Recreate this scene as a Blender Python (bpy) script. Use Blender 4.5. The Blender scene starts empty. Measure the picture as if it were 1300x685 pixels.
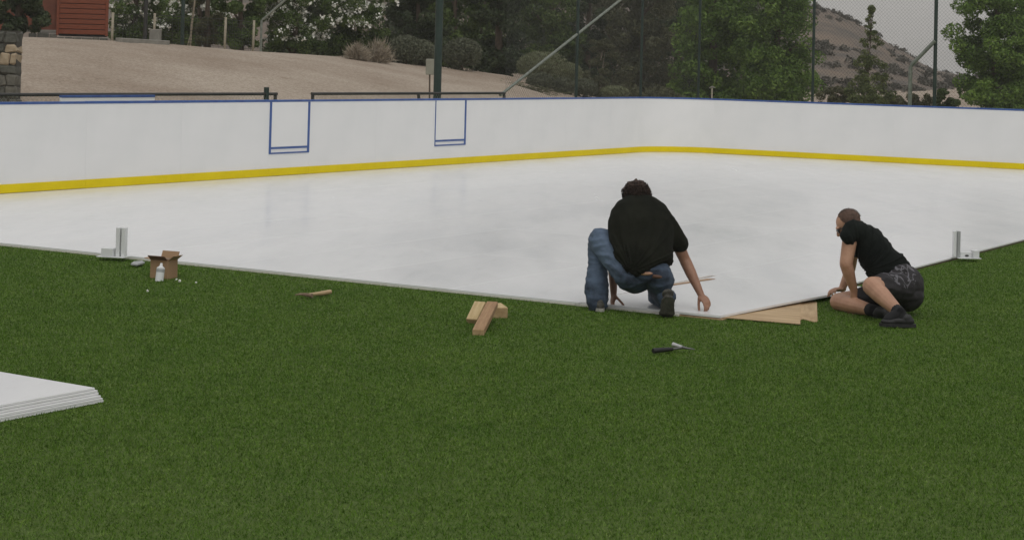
import bpy, bmesh, math, random
import numpy as np
from mathutils import Vector, Matrix, noise
random.seed(7); rng = np.random.default_rng(7)
S = bpy.context.scene
COL = S.collection
R_ = math.radians

# ------------------------------------------------------------------ camera
F_PX, CY, PITCH, ROLL, H = 2298.3, 21.5, -0.024923, 0.025013, 1.87
TH = 0.54423
cp, sp, cr, sr = math.cos(PITCH), math.sin(PITCH), math.cos(ROLL), math.sin(ROLL)
FW = Vector((0, cp, -sp)); UP0 = Vector((0, sp, cp)); RX = Vector((1, 0, 0))
RT = RX*cr + UP0*sr; UPV = -RX*sr + UP0*cr
CAM = Vector((0, 0, H))
cd = bpy.data.cameras.new('camera'); cam = bpy.data.objects.new('camera', cd); COL.objects.link(cam)
M = Matrix((( RT.x, UPV.x, -FW.x, 0), (RT.y, UPV.y, -FW.y, 0), (RT.z, UPV.z, -FW.z, H), (0, 0, 0, 1)))
cam.matrix_world = M
cd.sensor_width = 36; cd.lens = F_PX/1300*36; cd.shift_y = -(342.5-CY)/1300
cd.clip_start = .1; cd.clip_end = 3000
S.camera = cam
S.view_settings.view_transform = 'Standard'; S.view_settings.look = 'None'
S.view_settings.exposure = 0.0; S.view_settings.gamma = 1

# ------------------------------------------------------------------ sky and sun (overcast, hazy)
SUN_EL, SUN_AZ = R_(52), R_(168)      # azimuth clockwise from +Y
w = bpy.data.worlds.new('World'); S.world = w; w.use_nodes = True
nt = w.node_tree; nt.nodes.clear()
sky = nt.nodes.new('ShaderNodeTexSky'); sky.sky_type = 'NISHITA'; sky.sun_disc = False
sky.sun_elevation = SUN_EL; sky.sun_rotation = SUN_AZ
sky.air_density = 1.0; sky.dust_density = 6.0; sky.ozone_density = 1.0
hs = nt.nodes.new('ShaderNodeHueSaturation'); hs.inputs['Saturation'].default_value = .15
# even overcast veil, brighter overhead than at the horizon, mixed over the Nishita sky
tcw = nt.nodes.new('ShaderNodeTexCoord'); sep = nt.nodes.new('ShaderNodeSeparateXYZ'); nt.links.new(tcw.outputs['Generated'], sep.inputs[0])
rw = nt.nodes.new('ShaderNodeValToRGB'); nt.links.new(sep.outputs['Z'], rw.inputs[0])
rw.color_ramp.elements[0].position = 0; rw.color_ramp.elements[0].color = (.69, .668, .637, 1)
rw.color_ramp.elements[1].position = 1; rw.color_ramp.elements[1].color = (1.08, 1.09, 1.10, 1)
sc10 = nt.nodes.new('ShaderNodeVectorMath'); sc10.operation = 'SCALE'; sc10.inputs['Scale'].default_value = 7.0
nt.links.new(rw.outputs[0], sc10.inputs[0])
tint = nt.nodes.new('ShaderNodeMixRGB'); tint.blend_type = 'MIX'; tint.inputs[0].default_value = .85
bg = nt.nodes.new('ShaderNodeBackground'); bg.inputs[1].default_value = .10
wo = nt.nodes.new('ShaderNodeOutputWorld')
nt.links.new(sky.outputs[0], hs.inputs['Color']); nt.links.new(hs.outputs[0], tint.inputs[1]); nt.links.new(sc10.outputs[0], tint.inputs[2])
nt.links.new(tint.outputs[0], bg.inputs[0]); nt.links.new(bg.outputs[0], wo.inputs[0])
sl = bpy.data.lights.new('sun', 'SUN'); sl.energy = 0.5; sl.angle = R_(35); sl.color = (1, .965, .92)
sun = bpy.data.objects.new('sun', sl); COL.objects.link(sun)
sd = Vector((math.sin(SUN_AZ)*math.cos(SUN_EL), math.cos(SUN_AZ)*math.cos(SUN_EL), math.sin(SUN_EL)))
sun.rotation_euler = sd.to_track_quat('Z', 'Y').to_euler()

# ------------------------------------------------------------------ survey helpers (world positions measured from the picture)
E1 = Vector((math.sin(TH), math.cos(TH), 0)); E2 = Vector((math.cos(TH), -math.sin(TH), 0))
def ray(x, y): return FW + RT*((x-650)/F_PX) - UPV*((y-CY)/F_PX)
def G(x, y, z=0.):
    d = ray(x, y); return CAM + d*((z-H)/d.z)
def D(x, y, dist):
    d = ray(x, y); return CAM + d*(dist/d.y)
def RK(a, b, z=0.): return E1*a + E2*b + Vector((0, 0, z))
RKM = Matrix(((E1.x, E2.x, 0, 0), (E1.y, E2.y, 0, 0), (0, 0, -1, 0), (0, 0, 0, 1)))
RZ = math.atan2(E1.y, E1.x)           # rotation about z that turns local x to E1 (local y = -E2)

# ------------------------------------------------------------------ materials
def new_mat(name):
    m = bpy.data.materials.new(name); m.use_nodes = True
    return m, m.node_tree, m.node_tree.nodes['Principled BSDF']
def mat(name, col, rough=.6, var=.0, scale=8, bump=0., bscale=60, col2=None, metallic=0, spec=.5, coord='Object', detail=5, stretch=None, lo=.35, hi=.65, sheen=0):
    m, t, b = new_mat(name); N = t.nodes; L = t.links
    b.inputs['Roughness'].default_value = rough; b.inputs['Metallic'].default_value = metallic
    b.inputs['Specular IOR Level'].default_value = spec
    if sheen: b.inputs['Sheen Weight'].default_value = sheen
    c = (*col, 1)
    b.inputs['Base Color'].default_value = c
    tc = N.new('ShaderNodeTexCoord'); src = tc.outputs[coord]
    if stretch:
        mp = N.new('ShaderNodeMapping'); mp.inputs['Scale'].default_value = stretch
        L.new(src, mp.inputs[0]); src = mp.outputs[0]
    if var or col2:
        n = N.new('ShaderNodeTexNoise'); n.inputs['Scale'].default_value = scale; n.inputs['Detail'].default_value = detail
        n.inputs['Roughness'].default_value = .6
        L.new(src, n.inputs['Vector'])
        r = N.new('ShaderNodeValToRGB'); L.new(n.outputs[0], r.inputs[0])
        a = tuple(max(0, v*(1-var)) for v in col); d = col2 if col2 else tuple(v*(1+var) for v in col)
        r.color_ramp.elements[0].color = (*a, 1); r.color_ramp.elements[1].color = (*d, 1)
        r.color_ramp.elements[0].position = lo; r.color_ramp.elements[1].position = hi
        L.new(r.outputs[0], b.inputs['Base Color'])
    if bump:
        n2 = N.new('ShaderNodeTexNoise'); n2.inputs['Scale'].default_value = bscale; n2.inputs['Detail'].default_value = 4
        L.new(src, n2.inputs['Vector'])
        bp = N.new('ShaderNodeBump'); bp.inputs['Strength'].default_value = bump; bp.inputs['Distance'].default_value = .02
        L.new(n2.outputs[0], bp.inputs['Height']); L.new(bp.outputs[0], b.inputs['Normal'])
    return m
def attr_mat(name, stops, rough=.6, big=None, bigscale=.8, trans=0., spec=.3):
    """colour picked per leaf or blade by the 'rnd' attribute, mixed with patches"""
    m, t, b = new_mat(name); N = t.nodes; L = t.links
    at = N.new('ShaderNodeAttribute'); at.attribute_name = 'rnd'
    r = N.new('ShaderNodeValToRGB'); cr_ = r.color_ramp
    L.new(at.outputs['Fac'], r.inputs[0])
    cr_.elements[0].position = 0; cr_.elements[0].color = (*stops[0], 1)
    cr_.elements[1].position = 1; cr_.elements[1].color = (*stops[-1], 1)
    for i, s_ in enumerate(stops[1:-1]):
        e = cr_.elements.new((i+1)/(len(stops)-1)); e.color = (*s_, 1)
    out = r.outputs[0]
    if big:
        tc = N.new('ShaderNodeTexCoord'); n = N.new('ShaderNodeTexNoise'); n.inputs['Scale'].default_value = bigscale; n.inputs['Detail'].default_value = 6
        n.inputs['Roughness'].default_value = .65
        L.new(tc.outputs['Object'], n.inputs['Vector'])
        rr = N.new('ShaderNodeMapRange'); rr.inputs[1].default_value = .35; rr.inputs[2].default_value = .68
        L.new(n.outputs[0], rr.inputs[0])
        mx = N.new('ShaderNodeMixRGB'); mx.blend_type = 'MULTIPLY'; mx.inputs[2].default_value = (*big, 1)
        L.new(rr.outputs[0], mx.inputs[0]); L.new(out, mx.inputs[1]); out = mx.outputs[0]
        for sc_, c_, lo_, hi_ in ((16, (.70, .74, .70), .42, .66), (7, (1.22, 1.10, 1.15), .52, .70)):
            n2 = N.new('ShaderNodeTexNoise'); n2.inputs['Scale'].default_value = sc_; n2.inputs['Detail'].default_value = 5; n2.inputs['Roughness'].default_value = .7
            L.new(tc.outputs['Object'], n2.inputs['Vector'])
            r2 = N.new('ShaderNodeMapRange'); r2.inputs[1].default_value = lo_; r2.inputs[2].default_value = hi_; L.new(n2.outputs[0], r2.inputs[0])
            m2 = N.new('ShaderNodeMixRGB'); m2.blend_type = 'MULTIPLY'; m2.inputs[2].default_value = (*c_, 1)
            L.new(r2.outputs[0], m2.inputs[0]); L.new(out, m2.inputs[1]); out = m2.outputs[0]
    L.new(out, b.inputs['Base Color']); b.inputs['Roughness'].default_value = rough
    b.inputs['Specular IOR Level'].default_value = spec
    if trans:
        tr = N.new('ShaderNodeBsdfTranslucent'); L.new(out, tr.inputs[0])
        mix = N.new('ShaderNodeMixShader'); mix.inputs[0].default_value = trans
        L.new(b.outputs[0], mix.inputs[1]); L.new(tr.outputs[0], mix.inputs[2])
        L.new(mix.outputs[0], N['Material Output'].inputs[0])
    return m

W_ = {}
def floor_mat():
    m, t, b = new_mat('white_plastic_floor'); N = t.nodes; L = t.links
    tc = N.new('ShaderNodeTexCoord')
    geo = N.new('ShaderNodeNewGeometry')
    mp = N.new('ShaderNodeMapping'); mp.inputs['Rotation'].default_value = (0, 0, -RZ); mp.inputs['Scale'].default_value = (1.3, .35, 1)
    L.new(geo.outputs['Position'], mp.inputs[0])
    n = N.new('ShaderNodeTexNoise'); n.inputs['Scale'].default_value = 1.0; n.inputs['Detail'].default_value = 7; n.inputs['Roughness'].default_value = .62
    L.new(mp.outputs[0], n.inputs['Vector'])
    r = N.new('ShaderNodeValToRGB'); L.new(n.outputs[0], r.inputs[0])
    r.color_ramp.elements[0].position = .30; r.color_ramp.elements[0].color = (.79, .797, .81, 1)
    r.color_ramp.elements[1].position = .55; r.color_ramp.elements[1].color = (.815, .815, .815, 1)
    # dusty smudges
    n2 = N.new('ShaderNodeTexNoise'); n2.inputs['Scale'].default_value = 9; n2.inputs['Detail'].default_value = 6
    L.new(mp.outputs[0], n2.inputs['Vector'])
    r2 = N.new('ShaderNodeValToRGB'); L.new(n2.outputs[0], r2.inputs[0])
    r2.color_ramp.elements[0].position = .25; r2.color_ramp.elements[0].color = (.955, .95, .945, 1)
    r2.color_ramp.elements[1].position = .42; r2.color_ramp.elements[1].color = (1, 1, 1, 1)
    mx = N.new('ShaderNodeMixRGB'); mx.blend_type = 'MULTIPLY'; mx.inputs[0].default_value = 1
    L.new(r.outputs[0], mx.inputs[1]); L.new(r2.outputs[0], mx.inputs[2])
    oi = N.new('ShaderNodeObjectInfo')
    mr = N.new('ShaderNodeMapRange'); mr.inputs[3].default_value = .965; mr.inputs[4].default_value = 1.0
    L.new(oi.outputs['Random'], mr.inputs[0])
    mx2 = N.new('ShaderNodeMixRGB'); mx2.blend_type = 'MULTIPLY'; mx2.inputs[0].default_value = 1
    L.new(mx.outputs[0], mx2.inputs[1]); L.new(mr.outputs[0], mx2.inputs[2])
    L.new(mx2.outputs[0], b.inputs['Base Color'])
    rr = N.new('ShaderNodeMapRange'); rr.inputs[3].default_value = .12; rr.inputs[4].default_value = .34
    L.new(n.outputs[0], rr.inputs[0]); L.new(rr.outputs[0], b.inputs['Roughness'])
    b.inputs['Specular IOR Level'].default_value = .42
    bp = N.new('ShaderNodeBump'); bp.inputs['Strength'].default_value = .06; bp.inputs['Distance'].default_value = .01
    L.new(n2.outputs[0], bp.inputs['Height']); L.new(bp.outputs[0], b.inputs['Normal'])
    return m
def ply_mat(name, c1, c2):
    return mat(name, c1, .75, scale=5, detail=12, col2=c2, stretch=(.5, 3.5, 3.5), bump=.05, bscale=12, lo=.3, hi=.7)

MW = {
 'floor': floor_mat(),
 'board': mat('white_board_plastic', (.77, .775, .77), .6, col2=(.81, .81, .805), scale=1.4, lo=.35, hi=.6, spec=.25, bump=.02, bscale=3),
 'kick': mat('yellow_kick_plate', (.72, .56, .004), .6, spec=.2, col2=(.78, .62, .006), scale=2.5),
 'blue': mat('blue_trim', (.030, .075, .26), .45, col2=(.05, .12, .34), scale=5),
 'ply': ply_mat('plywood', (.36, .235, .12), (.60, .44, .255)),
 'plyedge': mat('plywood_edge', (.66, .64, .56), .8, col2=(.76, .74, .68), scale=20),
 'stripp': mat('dark_underlay', (.10, .065, .04), .8),
 'rail': mat('black_rail_paint', (.018, .018, .017), .45, col2=(.035, .033, .028), scale=6),
 'green': mat('dark_green_pole_paint', (.012, .028, .022), .45, col2=(.02, .042, .032), scale=4),
 'galv': mat('weathered_pipe', (.16, .18, .15), .5, col2=(.26, .28, .24), scale=12, metallic=.3),
 'wire': mat('fence_wire', (.045, .05, .045), .6),
 'sand': None,
 'red1': mat('pale_red_wall', (.14, .046, .026), .8, col2=(.19, .062, .036), scale=3),
 'red2': mat('red_siding', (.165, .040, .015), .7, col2=(.22, .055, .021), scale=5, stretch=(1, 1, 6)),
 'stone': mat('grey_stone', (.10, .097, .08), .85, col2=(.17, .16, .13), scale=9, bump=.6, bscale=25),
 'stone2': mat('dark_stone', (.06, .06, .05), .85, col2=(.11, .11, .09), scale=9, bump=.6, bscale=25),
 'stone3': mat('pale_stone', (.34, .26, .17), .85, col2=(.42, .34, .24), scale=9, bump=.6, bscale=25),
 'mortar': mat('mortar', (.06, .055, .045), .9),
 'concrete': mat('concrete', (.20, .19, .165), .85, col2=(.27, .255, .22), scale=6, bump=.3),
 'palepost': mat('pale_timber_post', (.30, .26, .19), .8, col2=(.38, .34, .26), scale=10),
 'bark': mat('bark', (.07, .05, .035), .9, col2=(.12, .09, .06), scale=8, bump=.6, stretch=(4, 4, 1)),
 'palebark': mat('pale_bark', (.20, .17, .12), .9, col2=(.28, .24, .18), scale=8, bump=.4, stretch=(4, 4, 1)),
 'card': mat('cardboard', (.30, .185, .10), .85, col2=(.36, .23, .13), scale=4),
 'cardin': mat('cardboard_inside', (.17, .085, .06), .9, col2=(.21, .11, .08), scale=4),
 'white': mat('white_plastic', (.72, .73, .73), .4),
 'whiteband': mat('grey_label', (.35, .36, .36), .5),
 'foam': mat('white_scrap', (.75, .75, .70), .7),
 'dark': mat('dark_gap', (.03, .03, .03), .7),
 'timber': mat('pine_offcut', (.46, .33, .16), .75, col2=(.58, .45, .25), scale=5, stretch=(1.5, 12, 12), bump=.15, bscale=20),
 'timber2': mat('brown_offcut', (.30, .17, .085), .75, col2=(.40, .25, .13), scale=5, stretch=(1.5, 12, 12), bump=.15, bscale=20),
 'timber3': mat('offcut_end_grain', (.40, .26, .13), .8, col2=(.50, .36, .2), scale=30),
 'handle': mat('worn_wood_handle', (.42, .29, .15), .6, col2=(.52, .38, .22), scale=20, stretch=(1, 8, 8)),
 'rust': mat('rusty_steel', (.20, .13, .085), .6, col2=(.32, .24, .17), scale=30, metallic=.4),
 'steel': mat('bright_steel', (.50, .50, .49), .4, metallic=.6),
 'steeldark': mat('dull_steel', (.16, .16, .155), .5, metallic=.6),
 'rubber': mat('black_rubber', (.012, .012, .012), .6),
 'meter': mat('meter_box_paint', (.26, .25, .20), .6, col2=(.32, .31, .25), scale=5),
 'hill': None,
}

# ------------------------------------------------------------------ object helpers
def tag(o, label=None, cat=None, group=None, kind=None):
    if label: o['label'] = label
    if cat: o['category'] = cat
    if group: o['group'] = group
    if kind: o['kind'] = kind
    return o
def empty(name, loc, rz=0., **k):
    o = bpy.data.objects.new(name, None); COL.objects.link(o); o.location = loc; o.rotation_euler = (0, 0, rz)
    o.empty_display_size = .1
    return tag(o, **k)
def link_mesh(name, me, parent=None, mats=(), smooth=False, **k):
    for m in mats: me.materials.append(m)
    if smooth: me.polygons.foreach_set('use_smooth', np.ones(len(me.polygons), bool))
    o = bpy.data.objects.new(name, me); COL.objects.link(o)
    if parent: o.parent = parent
    return tag(o, **k)
def build(name, bm, m, parent=None, smooth=False, loc=None, **k):
    bm.normal_update()
    for e_ in bm.edges:
        if len(e_.link_faces) == 2 and e_.calc_face_angle(0) > .8: e_.smooth = False
    me = bpy.data.meshes.new(name); bm.to_mesh(me); bm.free()
    ms = m if isinstance(m, (list, tuple)) else [m]
    o = link_mesh(name, me, parent, ms, smooth, **k)
    if loc is not None: o.location = loc
    return o
def box(bm, x0, x1, y0, y1, z0, z1, bev=0., mi=0, mtx=None):
    r = bmesh.ops.create_cube(bm, size=1)
    vs = r['verts']
    for v in vs:
        v.co = Vector(((x0+x1)/2+v.co.x*(x1-x0), (y0+y1)/2+v.co.y*(y1-y0), (z0+z1)/2+v.co.z*(z1-z0)))
    fs = list({f for v in vs for f in v.link_faces})
    for f in fs: f.material_index = mi
    if bev:
        es = list({e for v in vs for e in v.link_edges})
        rr = bmesh.ops.bevel(bm, geom=es, offset=bev, segments=1, affect='EDGES', profile=.5)
        vs = list({v for f in rr['faces'] for v in f.verts} | {v for v in vs if v.is_valid})
        for f in {f for v in vs for f in v.link_faces}: f.material_index = mi
    if mtx is not None:
        for v in vs: v.co = mtx @ v.co
    return vs
def tube(bm, pts, rad, n=8, mi=0, caps=True):
    """swept tube through pts, radius scalar or list"""
    pts = [Vector(p) for p in pts]
    rs = rad if isinstance(rad, (list, tuple)) else [rad]*len(pts)
    rings = []; up = None
    for i, p in enumerate(pts):
        d = (pts[min(i+1, len(pts)-1)] - pts[max(i-1, 0)]).normalized()
        a = d.orthogonal().normalized() if up is None else (up - d*up.dot(d)).normalized()
        up = a; b = d.cross(a)
        rings.append([bm.verts.new(p + (a*math.cos(2*math.pi*j/n)+b*math.sin(2*math.pi*j/n))*rs[i]) for j in range(n)])
    for i in range(len(rings)-1):
        for j in range(n):
            f = bm.faces.new((rings[i][j], rings[i][(j+1) % n], rings[i+1][(j+1) % n], rings[i+1][j])); f.material_index = mi; f.smooth = True
    if caps:
        f = bm.faces.new(list(reversed(rings[0]))); f.material_index = mi
        f = bm.faces.new(rings[-1]); f.material_index = mi
def sphere(bm, c, r, sub=2, mtx=None):
    rr = bmesh.ops.create_icosphere(bm, subdivisions=sub, radius=1)
    s_ = Vector(r) if not isinstance(r, (int, float)) else Vector((r, r, r))
    for v in rr['verts']:
        p = Vector((v.co.x*s_.x, v.co.y*s_.y, v.co.z*s_.z))
        if mtx is not None: p = mtx @ p
        v.co = p + Vector(c)
    return rr['verts']
def mesh_np(name, V, Fc, parent=None, m=None, rnd=None, smooth=False, **k):
    V = np.asarray(V, np.float32); Fc = np.asarray(Fc, np.int32); n = Fc.shape[1]
    me = bpy.data.meshes.new(name)
    me.vertices.add(len(V)); me.vertices.foreach_set('co', V.ravel())
    me.loops.add(Fc.size); me.loops.foreach_set('vertex_index', Fc.ravel())
    me.polygons.add(len(Fc)); me.polygons.foreach_set('loop_start', np.arange(0, Fc.size, n, dtype=np.int32))
    if rnd is not None:
        a = me.attributes.new('rnd', 'FLOAT', 'POINT'); a.data.foreach_set('value', np.asarray(rnd, np.float32))
    me.update(); me.validate()
    return link_mesh(name, me, parent, [m] if m else [], smooth, **k)

# ------------------------------------------------------------------ the ground and the turf
def grid_sheet(name, xs, ys, zf, m, **k):
    X, Y = np.meshgrid(xs, ys); Z = zf(X, Y)
    V = np.stack([X, Y, Z], -1).reshape(-1, 3); nx = len(xs); ny = len(ys)
    i = np.arange(nx-1); j = np.arange(ny-1); I, J = np.meshgrid(i, j)
    a = (J*nx+I).ravel(); Fc = np.stack([a, a+1, a+1+nx, a+nx], -1)
    return mesh_np(name, V, Fc, m=m, smooth=True, **k)
m_soil = mat('turf_backing', (.052, .092, .007), .9, col2=(.085, .135, .013), scale=30, bump=.3)
xs = np.concatenate([[-900, -300, -100], np.linspace(-30, 40, 29), [100, 300, 900]])
ys = np.concatenate([[-300, -50], np.linspace(0, 70, 29), [120, 400, 1500]])
grid_sheet('ground', xs, ys, lambda X, Y: X*0, m_soil, kind='structure')

def inpoly(x, y, poly):
    ins = np.zeros(len(x), bool); n = len(poly)
    for i in range(n):
        ax, ay = poly[i].x, poly[i].y; bx, by = poly[(i+1) % n].x, poly[(i+1) % n].y
        c = ((ay > y) != (by > y)) & (x < (bx-ax)*(y-ay)/(by-ay+1e-12)+ax); ins ^= c
    return ins
w0 = RK(12.32, -6.3, 0); w1 = G(1016, 411, .014); q = (w1-w0).normalized(); qn = Vector((-q.y, q.x, 0))
w3 = G(1038, 408, .012); w4 = G(1037, 382, .012)
dR = Vector((.162, .987, 0))
PLY_A = [w0+q*.50, w1, w1+dR*1.22, w0+q*.50+dR*1.22]
PLY_B = [w3, w3+dR*1.2, w3+dR*1.2-q*.4, w3-q*.40+dR*.2, w3-q*.13+dR*.05, w3-q*.11+dR*.10, w3-q*.05+dR*.02]
PLY_POLYS = (PLY_A, PLY_B)
def blades():
    out = []
    # annulus-like bands of distance, density falls off with distance
    for Y0 in np.arange(5.6, 25.5, .5):
        Y1 = Y0+.5; dens = 22000*(7/max(Y0, 9.2))**1.45*(min(Y0, 9.2)/9.2)**.6
        hw = .31*Y1+2.2; area = 2*hw*.5; n = int(area*dens)
        x = rng.uniform(-hw, hw, n); y = rng.uniform(Y0, Y1, n)
        a = x*E1.x+y*E1.y; b = x*E2.x+y*E2.y
        keep = ~((a > 12.26) & (b < -5.55)) & ~((a > 22) & (b < 4))
        for pl in PLY_POLYS: keep &= ~inpoly(x, y, pl)
        out.append(np.stack([x[keep], y[keep]], -1))
    P = np.concatenate(out); n = len(P)
    dist = P[:, 1]
    wd = (.0008+.00021*dist)*rng.uniform(.7, 1.3, n)
    ln = rng.uniform(.007, .021, n)
    ang = rng.uniform(0, 2*np.pi, n)
    # turf lies in soft drifts
    drift = np.sin(P[:, 0]*2.1+np.sin(P[:, 1]*1.3)*2)*.5+np.sin(P[:, 1]*3.3+P[:, 0]*.7)*.5
    la = rng.uniform(0, 2*np.pi, n)+drift*0
    lean = rng.uniform(.35, 1.4, n)
    tx = P[:, 0]+np.cos(la)*ln*np.sin(lean); ty = P[:, 1]+np.sin(la)*ln*np.sin(lean); tz = .003+ln*np.cos(lean)
    cx, cy_ = np.cos(ang)*wd, np.sin(ang)*wd
    z0 = np.full(n, .002)
    V = np.stack([np.stack([P[:, 0]-cx, P[:, 1]-cy_, z0], -1), np.stack([P[:, 0]+cx, P[:, 1]+cy_, z0], -1),
                  np.stack([tx+cx*.35, ty+cy_*.35, tz], -1)], 1).reshape(-1, 3)
    Fc = np.arange(3*n).reshape(-1, 3)
    rv = np.repeat(rng.random(n), 3)
    return V, Fc, rv
MW['grass'] = attr_mat('turf_blades', [(.060, .118, .014), (.094, .180, .020), (.126, .226, .030), (.160, .265, .050), (.24, .32, .105)], .8, big=(.72, .80, .72), bigscale=1.7, trans=.12, spec=.08)
V, Fc, rv = blades()
mesh_np('grass', V, Fc, m=MW['grass'], rnd=rv, kind='stuff', label='mown green artificial turf in front of the white rink floor', cat='grass')

# ------------------------------------------------------------------ rink floor
TOPZ = .032
ff = empty('rink_floor', RK(12.3, -5.57), RZ, kind='structure')
bm = bmesh.new()
# plywood deck under the panels: local x along E1 from the front edge, local y = -E2
box(bm, -.003, 23.0, 1.24, 12.1, .003, .016); build('plywood_deck', bm, MW['plyedge'], ff)
bm = bmesh.new(); box(bm, 2.46, 23.0, .006, 1.236, .003, .016); build('plywood_deck', bm, MW['stripp'], ff)
bm = bmesh.new(); box(bm, .002, .03, .36, 1.236, .002, .0158); build('plywood_deck', bm, MW['plyedge'], ff)
bm = bmesh.new(); box(bm, .031, 2.456, .01, 1.236, .002, .0098); build('plywood_deck', bm, MW['ply'], ff)
PW, PL = 1.2, 2.4
pm = {}
def panel_mesh(w_, l_):
    key = (round(w_, 2), round(l_, 2))
    if key not in pm:
        b2 = bmesh.new(); box(b2, 0, l_-.002, 0, w_-.002, 0, .0155, bev=.0015)
        me = bpy.data.meshes.new('floor_panel'); b2.to_mesh(me); b2.free(); me.materials.append(MW['floor']); pm[key] = me
    return pm[key]
for i in range(10):
    for j in range(10):
        if i == 0 and j == 0: continue
        l_ = PL if i < 9 else 23.0-9*PL
        o = bpy.data.objects.new('floor_panel', panel_mesh(PW, l_)); COL.objects.link(o); o.parent = ff
        o.location = (i*PL + (0 if i else random.uniform(-.004, .002)), j*PW+.001, .0165+random.uniform(0, .0010))
        o.rotation_euler = (0, 0, random.uniform(-.0004, .0004))

# loose sheet held by the men, lifted on its right side
def bil(c00, c10, c11, c01, s_, t_):
    return c00*(1-s_)*(1-t_)+c10*s_*(1-t_)+c11*s_*t_+c01*(1-s_)*t_
cA = RK(12.34, -5.60, 0); cB = RK(12.34+2.36*math.cos(.14), -5.60+2.40*math.sin(.14), 0); cD = RK(12.31, -6.766, 0); cC = RK(14.685, -6.705, 0)
bm = bmesh.new(); NX, NY = 16, 8; top = []; bot = []
for i in range(NX+1):
    for j in range(NY+1):
        p = bil(cA, cB, cC, cD, i/NX, j/NY)
        zz = .0325+ (.022*math.sin(min(1, i/NX*1.15)*math.pi/2))*(1-j/NY)**1.8
        p.z = zz; top.append(bm.verts.new(p)); bot.append(bm.verts.new(p-Vector((0, 0, .016))))
W1 = NY+1
for i in range(NX):
    for j in range(NY):
        a = i*W1+j; bm.faces.new((top[a], top[a+1], top[a+1+W1], top[a+W1])); bm.faces.new((bot[a], bot[a+W1], bot[a+1+W1], bot[a+1]))
def side(seq):
    for a, b in zip(seq[:-1], seq[1:]): bm.faces.new((top[a], top[b], bot[b], bot[a]))
side([i*W1 for i in range(NX+1)]); side([NX*W1+j for j in range(W1)]); side([i*W1+NY for i in range(NX, -1, -1)]); side([j for j in range(NY, -1, -1)])
bmesh.ops.recalc_face_normals(bm, faces=bm.faces)
build('floor_panel', bm, MW['floor'], label='loose white corner sheet of the rink floor being lifted by the two men', cat='floor panel')

def sheet(name, pts, z0, z1, m, **k):
    bm = bmesh.new()
    t_ = [bm.verts.new((p.x, p.y, z1)) for p in pts]; b_ = [bm.verts.new((p.x, p.y, z0)) for p in pts]
    bm.faces.new(t_); bm.faces.new(list(reversed(b_))); n = len(pts)
    for i in range(n): bm.faces.new((t_[i], b_[i], b_[(i+1) % n], t_[(i+1) % n]))
    bmesh.ops.recalc_face_normals(bm, faces=bm.faces)
    c = sum((Vector((p.x, p.y, 0)) for p in pts), Vector())/n
    # local frame along the first edge so that the grain follows it
    e = (pts[1]-pts[0]); rz = math.atan2(e.y, e.x)
    mi = (Matrix.Translation(c) @ Matrix.Rotation(rz, 4, 'Z')).inverted()
    bm.transform(mi)
    o = build(name, bm, m, **k); o.location = c; o.rotation_euler = (0, 0, rz)
    return o
sheet('plywood_sheet', PLY_A, .0105, .0165, MW['ply'], label='pale plywood sheet under the raised corner of the white floor', cat='plywood')
sheet('plywood_sheet', PLY_B, .0035, .010, MW['ply'], label='chipped plywood offcut sticking out beyond the larger sheet by the seated man', cat='plywood')

# ------------------------------------------------------------------ rink boards
BH = 1.2
bd = empty('rink_boards', RK(12.27, -17.47), 0, label='white rink boards with yellow kick plate and blue cap around the rink', cat='rink boards')
bd.location = (0, 0, 0)
def seg_box(name, p, q_, z0, z1, inn, thick, m, parent, bev=.0008, gap=.0003, **k):
    """slab between p and q_ (xy), its inner face offset inn towards the rink"""
    d = (q_-p); L_ = d.length; rz = math.atan2(d.y, d.x)
    bm = bmesh.new(); box(bm, gap, L_-gap, -inn, thick, z0, z1, bev=bev)
    o = build(name, bm, m, parent, **k); o.location = (p.x, p.y, 0); o.rotation_euler = (0, 0, rz)
    return o
def board_run(pts, gates=()):
    for p, q_ in zip(pts[:-1], pts[1:]):
        seg_box('board_panel', p, q_, .02, BH-.034, random.uniform(0, .0004), .04, MW['board'], bd)
        seg_box('kick_plate', p, q_, .034+random.uniform(0, .005), .150, .012, 0, MW['kick'], bd, gap=.001)
        seg_box('cap_rail', p, q_, BH-.0335, BH+random.uniform(-.002, .002), .008, .052, MW['blue'], bd, bev=.004)
        bm_ = bmesh.new()
# left run, from the front corner to the far corner; seams at the gates
stations = [12.27, 14.2, 16.0, 17.9, 19.8, 21.78, 22.78, 24.6, 26.35, 27.36, 29.2, 31.0, 32.9, 34.1]
# local y of seg_box must point away from the rink: the run goes along +E1, left of it is -E2 = outside
board_run([RK(s_, -17.47) for s_ in stations])
cc = []
for i in range(0, 7):
    a = i/6*math.pi/2; cc.append(RK(34.1+1.2*math.sin(a), -16.27-1.2*math.cos(a)))
def arc(nm, z0, z1, r0_, r1_, m):
    bm = bmesh.new(); rows = []
    for i in range(25):
        a = i/24*math.pi/2; d = E1*math.sin(a)-E2*math.cos(a); o_ = RK(34.1, -16.27)
        rows.append([bm.verts.new(o_+d*r+Vector((0, 0, z))) for r, z in ((r0_, z0), (r0_, z1), (r1_, z1), (r1_, z0))])
    for p, q_ in zip(rows[:-1], rows[1:]):
        for k in range(4):
            f = bm.faces.new((p[k], p[(k+1) % 4], q_[(k+1) % 4], q_[k])); f.smooth = k in (0, 2)
    bm.faces.new(rows[0]); bm.faces.new(list(reversed(rows[-1])))
    bmesh.ops.recalc_face_normals(bm, faces=bm.faces); build(nm, bm, m, bd)
arc('board_panel', .02, BH-.034, 1.2, 1.24, MW['board']); arc('kick_plate', .036, .150, 1.188, 1.1995, MW['kick']); arc('cap_rail', BH-.0335, BH, 1.192, 1.252, MW['blue'])
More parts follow.
